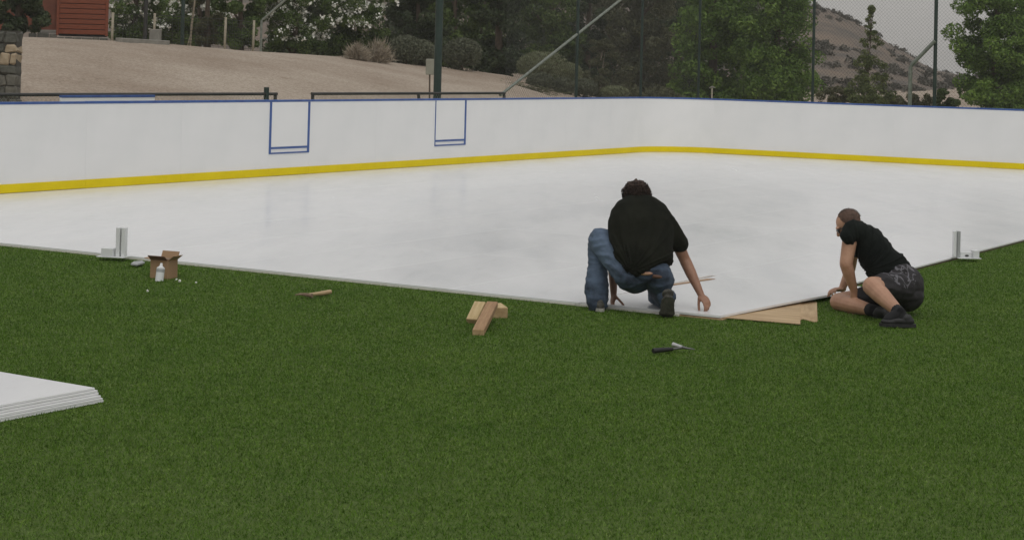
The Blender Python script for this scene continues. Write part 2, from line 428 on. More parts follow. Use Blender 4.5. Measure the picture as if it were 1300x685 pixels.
board_run([RK(35.3, s_) for s_ in (-16.27, -14.3, -12.3, -10.3, -8.3, -6.4, -5.57)])
# the sheet between kick plate and floor: a thin brown packer
for p, q_ in ((RK(12.3, -17.46), RK(34.1, -17.46)), (RK(35.29, -16.27), RK(35.29, -5.6))):
    seg_box('packer_strip', p, q_, .0165, .036, .004, .03, MW['stripp'], bd)
def gate(s0, s1, thin_left):
    g_ = empty('gate', RK(s0, -17.47), RZ); g_.parent = bd
    w_ = s1-s0
    def part(nm, x0, x1, z0, z1, m, pr=.012):
        bm = bmesh.new(); box(bm, x0, x1, -pr, -.001, z0, z1, bev=.002); build(nm, bm, m, g_)
    a = .018 if thin_left else .045
    part('gate_trim', 0, a, .37, 1.164, MW['blue']); part('gate_trim', w_-.05, w_, .37, 1.164, MW['blue'])
    part('gate_trim', a+.001, w_-.051, .445, .475, MW['blue']); part('gate_trim', a+.001, w_-.051, .37, .392, MW['blue'])
    part('gate_leaf', a+.001, w_-.051, .477, 1.162, MW['board'], .006)
gate(21.79, 22.79, False); gate(26.36, 27.36, True)

# ------------------------------------------------------------------ low fence, tall fence, brace
def mesh_wires(bm, p, q_, z0, z1, pitch, rad):
    d = (q_-p); L_ = d.length; d.normalize(); hgt = z1-z0
    for sgn in (1, -1):
        s_ = -hgt
        while s_ < L_+hgt:
            a0, a1 = s_, s_+hgt*sgn
            # clip to 0..L
            t0, t1 = 0., 1.
            if a1 != a0:
                for lim, up_ in ((0, 0), (L_, 1)):
                    tt = (lim-a0)/(a1-a0)
                    inside0 = (a0 >= 0) if not up_ else (a0 <= L_)
                    inside1 = (a1 >= 0) if not up_ else (a1 <= L_)
                    if not inside0 and not inside1: t0 = 2; break
                    if not inside0: t0 = max(t0, tt)
                    elif not inside1: t1 = min(t1, tt)
            if t0 < t1:
                A = p+d*(a0+(a1-a0)*t0)+Vector((0, 0, z0+hgt*t0)); B = p+d*(a0+(a1-a0)*t1)+Vector((0, 0, z0+hgt*t1))
                tube(bm, [A, B], rad, n=3, caps=False)
            s_ += pitch
FE = -19.34
lf = empty('low_fence', RK(12, FE), 0, label='low black chain link fence with tube top rail behind the left boards', cat='fence'); lf.location = (0, 0, 0)
for a0, a1, posts in ((10.0, 24.3, (12, 15, 18, 21, 24.26)), (25.27, 31.75, (25.3, 28.6, 31.72))):
    bm = bmesh.new(); tube(bm, [RK(a0, FE, 1.228), RK(a1, FE, 1.228)], .027, n=10); build('top_rail', bm, MW['rail'], lf)
    for s_ in posts:
        bm = bmesh.new(); tube(bm, [RK(s_, FE, -.05), RK(s_, FE, 1.235)], .030, n=8); build('post', bm, MW['rail'], lf)
    bm = bmesh.new(); mesh_wires(bm, RK(a0, FE+.03), RK(a1, FE+.03), .05, 1.215, .085, .0022)
    build('wire_mesh', bm, MW['galv'], lf, kind='stuff')
bm = bmesh.new(); tube(bm, [RK(24.02, FE, -.05), RK(24.02, FE, 1.34)], .045, n=8); build('gate_post', bm, MW['green'], lf, label='short green post rising above the rail')

HT = 4.1
tf = empty('tall_fence', RK(35, FE), 0, label='tall dark green chain link fence with steel posts behind the far boards', cat='fence'); tf.location = (0, 0, 0)
corner = RK(41, FE)
tposts = [RK(s_, FE) for s_ in (31.75, 34.75, 37.85)] + [corner] + [RK(41, FE+s_) for s_ in (3.02, 6.02, 9.02, 12.02, 15.02)]
prad = [.0, .035, .032, .032, .034, .044, .044, .044, .044]
for p, r_ in zip(tposts, prad):
    if r_ == 0: continue
    bm = bmesh.new(); tube(bm, [p+Vector((0, 0, -.05)), p+Vector((0, 0, HT))], r_, n=8); build('post', bm, MW['green'], tf)
for p, q_ in ((RK(31.75, FE), corner), (corner, RK(41, FE+15))):
    bm = bmesh.new(); tube(bm, [p+Vector((0, 0, HT)), q_+Vector((0, 0, HT))], .025, n=8); build('top_rail', bm, MW['green'], tf)
    off = Vector((0, 0, 0))
    bm = bmesh.new(); mesh_wires(bm, p, q_, .05, HT, .088, .0019); build('wire_mesh', bm, MW['wire'], tf, kind='stuff')
# sloping brace from the end of the low fence to the tall fence
bm = bmesh.new(); pb = D(635, 121, (RK(31.7, FE)).y-.1); pt = RK(34.75, FE, 0)
d_ = ray(788, 0); n_ = E2; kk = (FE-n_.dot(CAM))/n_.dot(d_); pt = CAM+d_*kk
tube(bm, [pb, pt+(pt-pb)*.06], .030, n=8); build('brace', bm, MW['galv'], tf, label='long grey-green sloping brace')
# bent strut at the right
bm = bmesh.new(); pA = RK(41, FE+12.0)  # near the right post
def onback(x, y, e=41.0):
    d_ = ray(x, y); return CAM+d_*((e-E1.dot(CAM))/E1.dot(d_))
b0 = onback(1156, 84, 40.9); b1 = onback(1187, 52, 40.95)
tube(bm, [Vector((b0.x, b0.y, -.05)), b0-Vector((0, 0, .04)), b0+(b1-b0)*.08, b1], .048, n=8); build('strut', bm, MW['galv'], tf, label='bent strut propping the right post')

# floodlight pole by the gate
pp_ = onback(555, 118, 0) if False else RK(29.3, FE-.12)
bm = bmesh.new(); bp_ = D(555, 120, 35.2); bp_.z = 0
tube(bm, [bp_+Vector((0, 0, -.1)), bp_+Vector((0, 0, 3)), bp_+Vector((0, 0, 7))], [.078, .075, .06], n=16)
tp = build('tall_pole', bm, MW['green'], None, smooth=False, label='thick dark green pole rising past the low fence and out of the frame', cat='pole')
bm = bmesh.new(); bq = D(545, 115, 38); z0_ = D(545, 95, 38).z; z1_ = D(545, 75, 38).z
mb = empty('meter_box', (bq.x, bq.y, 0), 0, label='small pale cabinet on a thin leg beside the thick green pole', cat='utility box')
box(bm, -.085, .085, -.06, .06, z0_, z1_, bev=.01); build('cabinet', bm, MW['meter'], mb)
bm = bmesh.new(); tube(bm, [(.02, 0, .5), (.0, 0, z0_+.01)], .018, n=6); build('leg', bm, MW['bark'], mb)

# spare board standing between boards and fence
a_ = RK(18.9, -18.95); b_ = RK(20.85, -18.95)
sb_ = empty('spare_board', a_, RZ, label='spare white board panel with blue cap standing behind the left boards', cat='board panel')
bm = bmesh.new(); box(bm, 0, 1.95, 0, .04, .05, 1.195, bev=.002); build('panel', bm, MW['board'], sb_)
bm = bmesh.new(); box(bm, 0, 1.95, -.008, .052, 1.197, 1.232, bev=.003); build('cap_rail', bm, MW['blue'], sb_)

# ------------------------------------------------------------------ embankment
crest = [(-260, 38, 41), (-60, 43, 43), (27, 47, 44), (60, 48, 44.5), (100, 50, 45), (160, 52.5, 46), (210, 55.5, 47), (260, 60, 48), (310, 64.5, 49), (370, 68, 51), (430, 72, 53),
         (490, 78.5, 55), (540, 84, 57), (600, 90, 59), (645, 96, 61), (700, 112, 62), (760, 124, 63), (830, 128, 64), (950, 132, 64), (1100, 136, 63), (1300, 142, 62), (1600, 150, 60)]
CP = [D(*c) for c in crest]
def terrain():
    V = []; n = len(CP); sub = 8
    cols = []
    for i in range(n-1):
        for k in range(sub):
            t_ = k/sub; cols.append(CP[i].lerp(CP[i+1], t_))
    cols.append(CP[-1])
    rows_f = [0, .04, .12, .2, .3, .4, .5, .6, .7, .8, .88, .94, 1.0]
    far = [2, 6, 14, 30, 60, 110]
    for c in cols:
        # foot of the slope: the fence line projected along the sight line
        d_ = Vector((c.x, c.y, 0)).normalized()
        den = d_.dot(E2)
        s1 = (FE-.5)/den if den < -1e-3 else 1e9
        s2 = 42.5/d_.dot(E1)
        s_ = min(s1, s2) if s1 > 0 else s2
        L_ = math.hypot(c.x, c.y); s_ = min(s_, L_-6)
        for r_ in rows_f:
            q_ = d_*(s_+(L_-s_)*r_)
            e_ = r_**.9*(1.25-.25*r_)
            z = c.z*min(1, e_) if r_ < 1 else c.z
            z = .06+(c.z-.06)*(1-(1-r_)**1.35) if r_ > 0 else .06
            if 0 < r_ < 1: z += .10*noise.noise(q_*.35)*(1-r_)*2*r_+.02*noise.noise(q_*1.7)
            V.append((q_.x, q_.y, z if r_ > 0 else -.3))
        for f_ in far:
            q_ = d_*(L_+f_); V.append((q_.x, q_.y, c.z-.02*f_ if f_ < 7 else c.z-.12+.004*f_))
    nr = len(rows_f)+len(far); Fc = []
    for i in range(len(cols)-1):
        for j in range(nr-1):
            a = i*nr+j; Fc.append((a, a+1, a+1+nr, a+nr))
    return V, Fc
def sand_mat():
    m, t, b = new_mat('dry_sandy_ground'); N = t.nodes; L = t.links
    tc = N.new('ShaderNodeTexCoord')
    def nz(sc, det=6, ro=.6):
        n = N.new('ShaderNodeTexNoise'); n.inputs['Scale'].default_value = sc; n.inputs['Detail'].default_value = det; n.inputs['Roughness'].default_value = ro
        L.new(tc.outputs['Object'], n.inputs['Vector']); return n
    def ramp(src, p0, c0, p1, c1):
        r = N.new('ShaderNodeValToRGB'); L.new(src, r.inputs[0]); e = r.color_ramp.elements
        e[0].position = p0; e[0].color = (*c0, 1); e[1].position = p1; e[1].color = (*c1, 1); return r.outputs[0]
    a = ramp(nz(.25).outputs[0], .35, (.335, .27, .215), .62, (.45, .385, .32))
    g = ramp(nz(14, 10, .82).outputs[0], .40, (.66, .63, .59), .56, (1.08, 1.07, 1.05))
    s_ = ramp(nz(1.6, 3).outputs[0], .66, (1, 1, 1), .75, (.60, .55, .47))
    mx = N.new('ShaderNodeMixRGB'); mx.blend_type = 'MULTIPLY'; mx.inputs[0].default_value = 1; L.new(a, mx.inputs[1]); L.new(g, mx.inputs[2])
    mx2 = N.new('ShaderNodeMixRGB'); mx2.blend_type = 'MULTIPLY'; mx2.inputs[0].default_value = .6; L.new(mx.outputs[0], mx2.inputs[1]); L.new(s_, mx2.inputs[2])
    L.new(mx2.outputs[0], b.inputs['Base Color']); b.inputs['Roughness'].default_value = .95; b.inputs['Specular IOR Level'].default_value = .1
    bp = N.new('ShaderNodeBump'); bp.inputs['Strength'].default_value = .5; bp.inputs['Distance'].default_value = .08
    L.new(nz(5, 8, .7).outputs[0], bp.inputs['Height']); L.new(bp.outputs[0], b.inputs['Normal'])
    return m
MW['sand'] = sand_mat()
V, Fc = terrain()
mesh_np('embankment', V, Fc, m=MW['sand'], smooth=True, kind='structure')
def crest_at(px, dy=0., back=0.):
    """point on the crest line at picture column px, moved back metres beyond it"""
    for a, b in zip(crest[:-1], crest[1:]):
        if a[0] <= px <= b[0]:
            t_ = (px-a[0])/(b[0]-a[0]); y = a[1]+(b[1]-a[1])*t_; d = a[2]+(b[2]-a[2])*t_
            p = D(px, y, d); q_ = p*(1.) ; dr = Vector((p.x, p.y, 0)).normalized()
            q_ = p+dr*back; q_.z = p.z-.02*min(back, 7)-.0
            return q_

# ------------------------------------------------------------------ far hill
ridge = [(-400, -40), (0, -20), (300, -40), (600, -70), (850, -60), (960, -20), (1006, 3), (1056, 12), (1073, 22), (1092, 31), (1117, 47), (1134, 59), (1150, 66), (1170, 80), (1189, 89), (1230, 97), (1300, 99), (1700, 104)]
def hill():
    V = []; HY = 175.; cols = []
    rx = np.array([r_[0] for r_ in ridge]); ry = np.array([r_[1] for r_ in ridge])
    for px in np.arange(-400, 1701, 6):
        cols.append(D(float(px), float(np.interp(px, rx, ry)), HY))
    rows = [0, .05, .12, .2, .28, .36, .44, .52, .6, .68, .76, .84, .92, 1.0, 1.15, 1.5]
    for c in cols:
        dr = Vector((c.x, c.y, 0)).normalized(); L_ = math.hypot(c.x, c.y)
        for r_ in rows:
            q_ = dr*(92+(L_-92)*r_)
            z = -.5+(c.z+.5)*min(1, r_)**.95 if r_ <= 1 else c.z-(r_-1)*4
            nn = noise.noise(q_*.07)*1.6+noise.noise(q_*.22)*.7+noise.noise(q_*.6)*.25
            z += nn*min(1, c.z/5)*(math.sin(min(1, r_)*math.pi)*.8+.12)
            V.append((q_.x, q_.y, z))
    nr = len(rows); Fc = []
    for i in range(len(cols)-1):
        for j in range(nr-1):
            a = i*nr+j; Fc.append((a, a+1, a+1+nr, a+nr))
    return V, Fc
m, t, b = new_mat('dry_hillside'); N = t.nodes; L = t.links
tc = N.new('ShaderNodeTexCoord'); n = N.new('ShaderNodeTexNoise'); n.inputs['Scale'].default_value = .16; n.inputs['Detail'].default_value = 12; n.inputs['Roughness'].default_value = .78
L.new(tc.outputs['Object'], n.inputs['Vector']); r = N.new('ShaderNodeValToRGB'); L.new(n.outputs[0], r.inputs[0])
e = r.color_ramp.elements; e[0].position = .40; e[0].color = (.070, .062, .054, 1); e[1].position = .60; e[1].color = (.18, .132, .094, 1); L.new(r.outputs[0], b.inputs['Base Color'])
b.inputs['Roughness'].default_value = .95
e = r.color_ramp.elements.new(.5); e.color = (.13, .10, .075, 1)
MW['hill'] = m
HV, HF = hill()
mesh_np('hill', HV, HF, m=MW['hill'], smooth=True, kind='structure')

# ------------------------------------------------------------------ foliage
FOL = {
 'dark': attr_mat('dark_evergreen_leaves', [(.024, .037, .015), (.048, .068, .028), (.085, .108, .044)], .6, trans=.15),
 'mid': attr_mat('mid_green_leaves', [(.032, .056, .013), (.080, .125, .029), (.155, .215, .055)], .6, trans=.2),
 'bright': attr_mat('bright_green_leaves', [(.042, .080, .014), (.115, .200, .034), (.25, .37, .075)], .55, trans=.25),
 'olive': attr_mat('olive_leaves', [(.070, .074, .036), (.105, .108, .052), (.150, .146, .078)], .65, trans=.2),
 'brown': attr_mat('brownish_leaves', [(.066, .072, .038), (.112, .116, .060), (.17, .17, .09)], .65, trans=.2),
 'clip': attr_mat('clipped_grey_green_leaves', [(.11, .125, .06), (.18, .195, .105), (.25, .265, .155)], .7, trans=.15),
 'clipdark': attr_mat('clipped_dark_leaves', [(.075, .085, .052), (.115, .125, .080), (.16, .17, .11)], .7, trans=.15),
 'young': attr_mat('young_tree_leaves', [(.065, .088, .030), (.120, .150, .050), (.20, .23, .085)], .6, trans=.25),
 'dry': attr_mat('dry_twigs', [(.24, .20, .15), (.34, .29, .22), (.44, .38, .30)], .8),
 'flower': attr_mat('white_flowers', [(.72, .71, .62), (.82, .81, .74), (.90, .89, .84)], .6),
 'hillshrub': attr_mat('hill_shrub_leaves', [(.062, .062, .048), (.090, .084, .066), (.120, .108, .086)], .7),
}
def leaf_cloud(blobs, n, size, shell=.75, flat=1., up=.0):
    """n small leaf quads in ellipsoid blobs: (cx, cy, cz, rx, ry, rz)"""
    B = np.array(blobs, float); vol = np.prod(B[:, 3:], 1)**(2/3.); pick = rng.choice(len(B), n, p=vol/vol.sum())
    d = rng.normal(size=(n, 3)); d /= np.linalg.norm(d, axis=1)[:, None]
    rad = (shell+(1.06-shell)*rng.random(n)**.7)
    inner = rng.random(n) < .22; rad[inner] *= rng.uniform(.3, 1, inner.sum())
    C = B[pick, :3]+d*rad[:, None]*B[pick, 3:]
    nrm = d*.6+rng.normal(size=(n, 3))*.6; nrm /= np.linalg.norm(nrm, axis=1)[:, None]
    a = np.cross(nrm, rng.normal(size=(n, 3))); a /= np.linalg.norm(a, axis=1)[:, None]; b_ = np.cross(nrm, a)
    s_ = size*rng.uniform(.6, 1.3, n)[:, None]
    V = np.stack([C-a*s_, C-b_*s_*.45, C+a*s_, C+b_*s_*.45], 1).reshape(-1, 3)
    Fc = np.arange(4*n).reshape(-1, 4)
    rv = np.clip(np.repeat(rng.random(n)*.6+np.array([random.random() for _ in B])[pick]*.45-.02, 4), 0, 1)
    return V, Fc, rv
def crown_blobs(w_, h0, h1, k, shape='round', rr=.3):
    out = []
    for _ in range(k):
        t_ = random.random()**1.45; z = h0+(h1-h0)*t_
        if shape == 'round': prof = math.sqrt(max(.05, 1-(1.55*t_-.55)**2))
        elif shape == 'cone': prof = max(.10, 1-t_)**.85
        elif shape == 'column': prof = min(1, 1.6*(1-t_)+.15)
        else: prof = 1
        a = random.random()*2*math.pi; rd = w_*prof*math.sqrt(random.random())*.85
        r_ = w_*rr*random.uniform(.6, 1.2)*((.55+.45*prof) if shape != 'cone' else (.30+.75*prof))
        out.append((math.cos(a)*rd, math.sin(a)*rd, z, r_, r_, r_*random.uniform(.6, .95)))
    return out
def make_tree(loc, w_, h0, h1, kind, label, cat='tree', name='tree', n=9000, size=.09, blobs=40, shape='round', trunk=.12, bark='bark', rr=.3, group=None, nl=6, shell=.75):
    t_ = empty(name, loc, random.uniform(0, 6.28), label=label, cat=cat, group=group)
    h0 = min(h0, .35) if shape != 'cone' else h0
    n = int(n*1.5); size *= .8; blobs = int(blobs*1.7); rr *= .82
    bl = crown_blobs(w_, h0, h1, blobs, shape, rr)
    bm = bmesh.new()
    top_ = h0+(h1-h0)*.8
    wob = lambda s_: Vector((random.uniform(-s_, s_), random.uniform(-s_, s_), 0))
    pts = [Vector((0, 0, -.3)), Vector((0, 0, h0*.4))+wob(.04), Vector((0, 0, h0+.3*(top_-h0)))+wob(.1), Vector((0, 0, top_))+wob(.15)]
    tube(bm, pts, [trunk*1.25, trunk, trunk*.65, trunk*.15], n=8)
    for b_ in random.sample(bl, min(nl, len(bl))):
        c = Vector(b_[:3]); s_ = Vector((0, 0, max(.3*h0, min(c.z-.45*math.hypot(c.x, c.y)-.2, top_*.8))))
        mid = s_.lerp(c, .5)+Vector((0, 0, .1))
        tube(bm, [s_, mid, c], [trunk*.42, trunk*.28, trunk*.1], n=5)
    build('trunk', bm, MW[bark], t_)
    V, Fc, rv = leaf_cloud(bl, n, size, shell)
    mesh_np('crown', V, Fc, t_, FOL[kind], rv)
    return t_, bl
def clipped(loc, rx, rz, kind, label, group=None, n=5000, size=.035):
    t_ = empty('clipped_shrub', loc, random.uniform(0, 6), label=label, cat='shrub', group=group)
    base = [(0, 0, rz*.8, rx*.96, rx*.96, rz*.96)]
    for _ in range(9):
        a = random.uniform(0, 6.28); e_ = random.uniform(.1, 1.2)
        base.append((math.cos(a)*math.cos(e_)*rx*.35, math.sin(a)*math.cos(e_)*rx*.35, rz*.8+math.sin(e_)*rz*.3, rx*.68, rx*.68, rz*.70))
    V, Fc, rv = leaf_cloud(base, n, size, .9)
    mesh_np('foliage', V, Fc, t_, FOL[kind], rv)
    bm = bmesh.new(); tube(bm, [(0, 0, -.2), (0, 0, rz*.9)], [.06, .03], n=6)
    for k in range(5):
        a = k*1.3; tube(bm, [(0, 0, .1), (math.cos(a)*rx*.6, math.sin(a)*rx*.6, rz*1.1)], [.03, .012], n=5)
    build('stem', bm, MW['bark'], t_)
    return t_
def wpx(px, dist): return px*dist/F_PX
def ground_pt(px, dist, dz=0.):
    """where the plateau is at that column and distance"""
    c = crest_at(px); p = D(px, 100, dist); return Vector((p.x, p.y, c.z-.12+dz))

# --- trees: (column, distance, half width px, base height m, top m, kind ...)
TR = [
 (-18, 47, 46, .6, 5.0, 'dark', 'dark bushy tree left of the red cabin', 9000, .08),
 (72, 47, 22, 2.2, 5, 'mid', None, 0, 0),
]
make_tree(ground_pt(20, 46.5), wpx(44, 46.5), .9, 4.2, 'dark', 'dark bushy tree overhanging the left end of the red cabin', n=11000, size=.07, blobs=36, trunk=.1)
make_tree(ground_pt(205, 62), wpx(75, 62), .3, 3.0, 'mid', 'green bush mass behind the wire fence right of the red cabin', n=11000, size=.07, blobs=40, cat='bush', name='bush')
make_tree(ground_pt(262, 57), wpx(28, 57), .6, 4.2, 'olive', 'narrow yellowish tree behind the pale fence posts', n=6000, size=.07, blobs=24)
make_tree(ground_pt(303, 54.5), wpx(34, 54), .3, 3.6, 'mid', 'green bush between the staked sapling and the flowering bush', n=9000, size=.065, blobs=36, cat='bush', name='bush')
t1, b1_ = make_tree(ground_pt(372, 56), wpx(50, 56), .3, 4.2, 'mid', 'large green oleander bush with white flowers', n=15000, size=.06, blobs=55, cat='bush', name='oleander_bush', rr=.28)
t2, b2_ = make_tree(ground_pt(452, 58), wpx(52, 58), .4, 4.4, 'mid', 'second white flowering bush right behind the dry shrub', n=15000, size=.06, blobs=55, cat='bush', name='oleander_bush', rr=.28)
make_tree(ground_pt(530, 61), wpx(50, 61), .5, 5.2, 'dark', 'dark leafy tree behind the thick green pole', n=13000, size=.08, blobs=45)
make_tree(ground_pt(578, 66), wpx(42, 66), .4, 6.5, 'mid', 'tall green tree right of the thick green pole', n=11000, size=.09, blobs=40)
make_tree(ground_pt(632, 65), wpx(38, 65), .1, 9, 'dark', 'very dark columnar evergreen at the end of the sandy bank', n=16000, size=.08, blobs=60, shape='column', rr=.4, trunk=.18)
make_tree(ground_pt(695, 70), wpx(48, 70), .6, 7.5, 'mid', 'mid green tree above the round clipped shrubs', n=15000, size=.09, blobs=55, trunk=.18)
make_tree(ground_pt(745, 76), wpx(44, 76), .6, 8, 'dark', 'dark tree in the gap left of the brownish tree', n=13000, size=.1, blobs=50, trunk=.18)
make_tree(ground_pt(762, 66), wpx(30, 66), .1, 2.2, 'olive', 'pale olive loose shrub beside the clipped shrubs', n=6000, size=.06, blobs=26, cat='shrub', name='shrub', bark='palebark', nl=10, trunk=.05)
make_tree(ground_pt(812, 71), wpx(50, 71), .4, 8, 'brown', 'brownish drooping tree left of the bright green tree', n=17000, size=.085, blobs=60, shape='column', rr=.33, trunk=.2)
make_tree(ground_pt(905, 66), wpx(58, 66), .2, 8, 'bright', 'big bright green leafy tree behind the far corner of the boards', n=20000, size=.09, blobs=75, shape='column', rr=.32, trunk=.22)
make_tree(ground_pt(985, 64), wpx(62, 64), .1, 5.2, 'bright', 'wide dense green tree left of the hill view', n=20000, size=.085, blobs=75, shape='round', rr=.32, trunk=.22)
make_tree(ground_pt(860, 76), wpx(50, 76), .1, 8, 'dark', 'dark evergreen tree seen between the brownish and bright trees', n=12000, size=.1, blobs=45, shape='column', trunk=.2)
make_tree(ground_pt(1104, 57), wpx(36, 57), .35, 3.4, 'young', 'slender young tree with pointed top in front of the hill', n=5600, size=.06, blobs=60, shape='cone', rr=.28, trunk=.035, nl=20, shell=.3)
make_tree(ground_pt(1262, 56), wpx(60, 56), .1, 6.5, 'bright', 'big round green tree at the right end of the far fence', n=30000, size=.075, blobs=120, shape='column', rr=.28, trunk=.2)
make_tree(ground_pt(1345, 60), wpx(70, 60), .1, 5.6, 'bright', 'green tree cut off by the right edge of the picture', n=14000, size=.09, blobs=60, rr=.3, trunk=.2)
for px, dist, wv, hv, kd, lb in ((1062, 60, 26, .75, 'olive', 'low olive scrub at the foot of the wide dense tree'), (1132, 62, 22, .5, 'olive', 'low scrub just right of the slender young tree'),
                             (1166, 60, 24, .65, 'olive', 'olive scrub behind the bent fence strut'), (1200, 60, 20, .8, 'mid', 'small green shrub at the left foot of the round right tree'),
                             (845, 63, 30, .55, 'brown', 'low brown scrub at the foot of the brownish tree'), (800, 62, 26, .5, 'brown', 'low brown scrub right of the row of clipped shrubs')):
    make_tree(ground_pt(px, dist), wpx(wv, dist), .1, hv, kd, lb, n=3500, size=.055, blobs=18, cat='shrub', name='shrub', trunk=.03, rr=.35)
for px, dist, wv, hv, kd in ((395, 72, 75, 6, 'dark'), (520, 78, 75, 8, 'dark'), (610, 84, 70, 9, 'mid'), (690, 92, 65, 9, 'dark'), (775, 90, 60, 10, 'brown'), (860, 92, 70, 10, 'dark'), (945, 88, 70, 9, 'mid')):
    make_tree(ground_pt(px, dist), wpx(wv, dist), .1, hv, kd, {395: 'dark tree mass behind the white flowering bushes', 520: 'dark tall tree filling the gap behind the thick green pole', 610: 'tall tree far behind the dark columnar evergreen',
        690: 'dark far tree behind the mid green tree', 775: 'brownish far tree in the second row of trees', 860: 'dark far tree in the second row behind the bright tree', 945: 'mid green far tree in the second row by the hill'}[px], n=9000, size=.15, blobs=45, shape='column', rr=.4, trunk=.2)
# flowers of the two oleanders, each bunch a small cluster of petals
def flowers(root, bl, k, zmin, lab):
    V = []; Fc = []; rv = []
    pts = []
    B = np.array(bl)
    while len(pts) < k:
        b_ = B[random.randrange(len(B))]; d = rng.normal(size=3); d /= np.linalg.norm(d)
        p = b_[:3]+d*b_[3:]*1.2
        if p[2] > zmin: pts.append(p)
    for p in pts:
        for _ in range(12):
            c = p+rng.normal(size=3)*.05; a = rng.normal(size=3); a /= np.linalg.norm(a); b_ = np.cross(a, rng.normal(size=3)); b_ /= np.linalg.norm(b_)
            s_ = random.uniform(.028, .052); i = len(V)
            V += [c-a*s_, c-b_*s_, c+a*s_, c+b_*s_]; Fc.append((i, i+1, i+2, i+3)); rv += [random.random()]*4
    mesh_np('blossom', V, Fc, root, FOL['flower'], rv, kind='stuff')
flowers(t1, b1_, 330, .55, ''); flowers(t2, b2_, 260, 1.1, '')
t3, b3_ = make_tree(ground_pt(170, 58), wpx(40, 58), .3, 2.6, 'mid', 'flowering bush behind the fence just right of the red cabin', n=8000, size=.06, blobs=30, cat='bush', name='oleander_bush')
flowers(t3, b3_, 110, .6, '')
t4, b4_ = make_tree(ground_pt(250, 60.5), wpx(40, 60), .3, 3.0, 'mid', 'flowering bush behind the staked sapling', n=8000, size=.06, blobs=30, cat='bush', name='oleander_bush')
flowers(t4, b4_, 110, 1.2, '')
# staked sapling
sp_ = empty('sapling', ground_pt(240, 50), 0, label='thin pale trunked sapling tied to stakes behind the sandy bank', cat='tree')
bm = bmesh.new(); tube(bm, [(0, 0, -.1), (.02, 0, .6), (.09, 0, 1.3), (.14, .02, 2.2)], [.035, .03, .028, .02], n=7); build('trunk', bm, MW['palebark'], sp_)
bm = bmesh.new(); tube(bm, [(-.12, 0, -.1), (.05, 0, .65)], .014, n=5); build('stake', bm, MW['palepost'], sp_)
V, Fc, rv = leaf_cloud([(.1, 0, 2.6, .7, .7, .5), (.3, .2, 2.3, .5, .5, .4)], 1500, .06, .5); mesh_np('crown', V, Fc, sp_, FOL['mid'], rv)
# dry shrub made of fine twigs
def dry_shrub(px, dist, wv, hv, lab):
    r0 = empty('dry_shrub', ground_pt(px, dist, .02), 0, label=lab, cat='shrub'); V = []; Fc = []; rv = []
    wm = wpx(wv, dist)
    for _ in range(1900):
        a = random.uniform(0, 6.28); e_ = random.uniform(.15, 1.5); L_ = hv*random.uniform(.6, 1.1)
        d = Vector((math.cos(a)*math.cos(e_)*wm/hv, math.sin(a)*math.cos(e_)*wm/hv, math.sin(e_)))
        s0 = random.uniform(.35, .95); p = d*L_*s0; q_ = p+(d.normalized()+Vector((random.gauss(0, .5), random.gauss(0, .5), random.gauss(.1, .4))))*.13
        n_ = Vector((random.gauss(0, 1), random.gauss(0, 1), random.gauss(0, 1))).normalized()*.011; i = len(V)
        V += [p-n_, p+n_, q_]; Fc.append((i, i+1, i+2)); rv += [random.random()]*3
    mesh_np('twigs', V, Fc, r0, FOL['dry'], rv, kind='stuff')
    bm = bmesh.new()
    for _ in range(26):
        a = random.uniform(0, 6.28); e_ = random.uniform(.3, 1.5); d = Vector((math.cos(a)*math.cos(e_)*wm/hv, math.sin(a)*math.cos(e_)*wm/hv, math.sin(e_)))
        tube(bm, [(0, 0, 0), d*hv*.5, d*hv*.9+Vector((0, 0, random.uniform(-.05, .08)))], [.016, .01, .004], n=4)
    build('branches', bm, MW['palebark'], r0)
dry_shrub(452, 52.6, 20, .52, 'pale dry leafless shrub, the smaller one at the edge of the sand')
dry_shrub(480, 53.2, 24, .72, 'pale dry leafless shrub, the taller one beside the clipped dark shrubs')
cg = 'clipped round shrubs along the bank'
def base_z(px, y, dist): return D(px, y, dist)
for px, yb, dist, wv, hv, kd, lb in (
    (515, 81, 56, 24, 36, 'clipdark', 'dark clipped shrub beside the pale dry shrub'),
    (537, 83, 57, 17, 32, 'clipdark', 'small dark clipped shrub just left of the thick green pole'),
    (586, 88, 58, 25, 40, 'clipdark', 'large dark round clipped shrub right of the thick green pole'),
    (690, 102, 62, 34, 37, 'clip', 'largest pale green clipped shrub crossed by the sloping brace'),
    (722, 104, 63, 18, 24, 'clip', 'pale clipped shrub half hidden behind the largest one'),
    (686, 117, 59, 19, 25, 'clipdark', 'round dark clipped shrub low in front of the largest one'),
    (716, 120, 59.5, 15, 22, 'clipdark', 'small round shrub left of the thin fence post'),
    (742, 122, 60, 17, 22, 'clipdark', 'round grey-green shrub right of the thin fence post'),
    (780, 125, 60, 19, 16, 'clip', 'lowest brownish round shrub at the right end of the clipped row')):
    p = D(px, yb, dist); clipped(p, wpx(wv, dist), wpx(hv, dist)/1.78, kd, lb, n=6500, size=.04)
# scrub on the far hill: one mass
V = []; Fc = []; rv = []
HVn = np.array(HV)
allb = []
for _ in range(1700):
    px = random.uniform(880, 1300); i = int((px+400)/6)*16+random.randint(1, 13); 
    if i+17 >= len(HVn): continue
    t_ = random.random(); p = HVn[i]*(1-t_)+HVn[i+1]*t_
    if noise.noise(Vector(p)*.09) < -.05: continue
    s_ = random.uniform(.10, .36); allb.append((p[0]+random.uniform(-.6, .6), p[1], p[2]+s_*.4, s_*1.2, s_*1.2, s_*.8))
V, Fc, rv = leaf_cloud(allb, 40000, .12, .6)
mesh_np('hill_scrub', V, Fc, None, FOL['hillshrub'], rv, kind='stuff', label='grey green scrub scattered over the dry brown hill', cat='scrub')
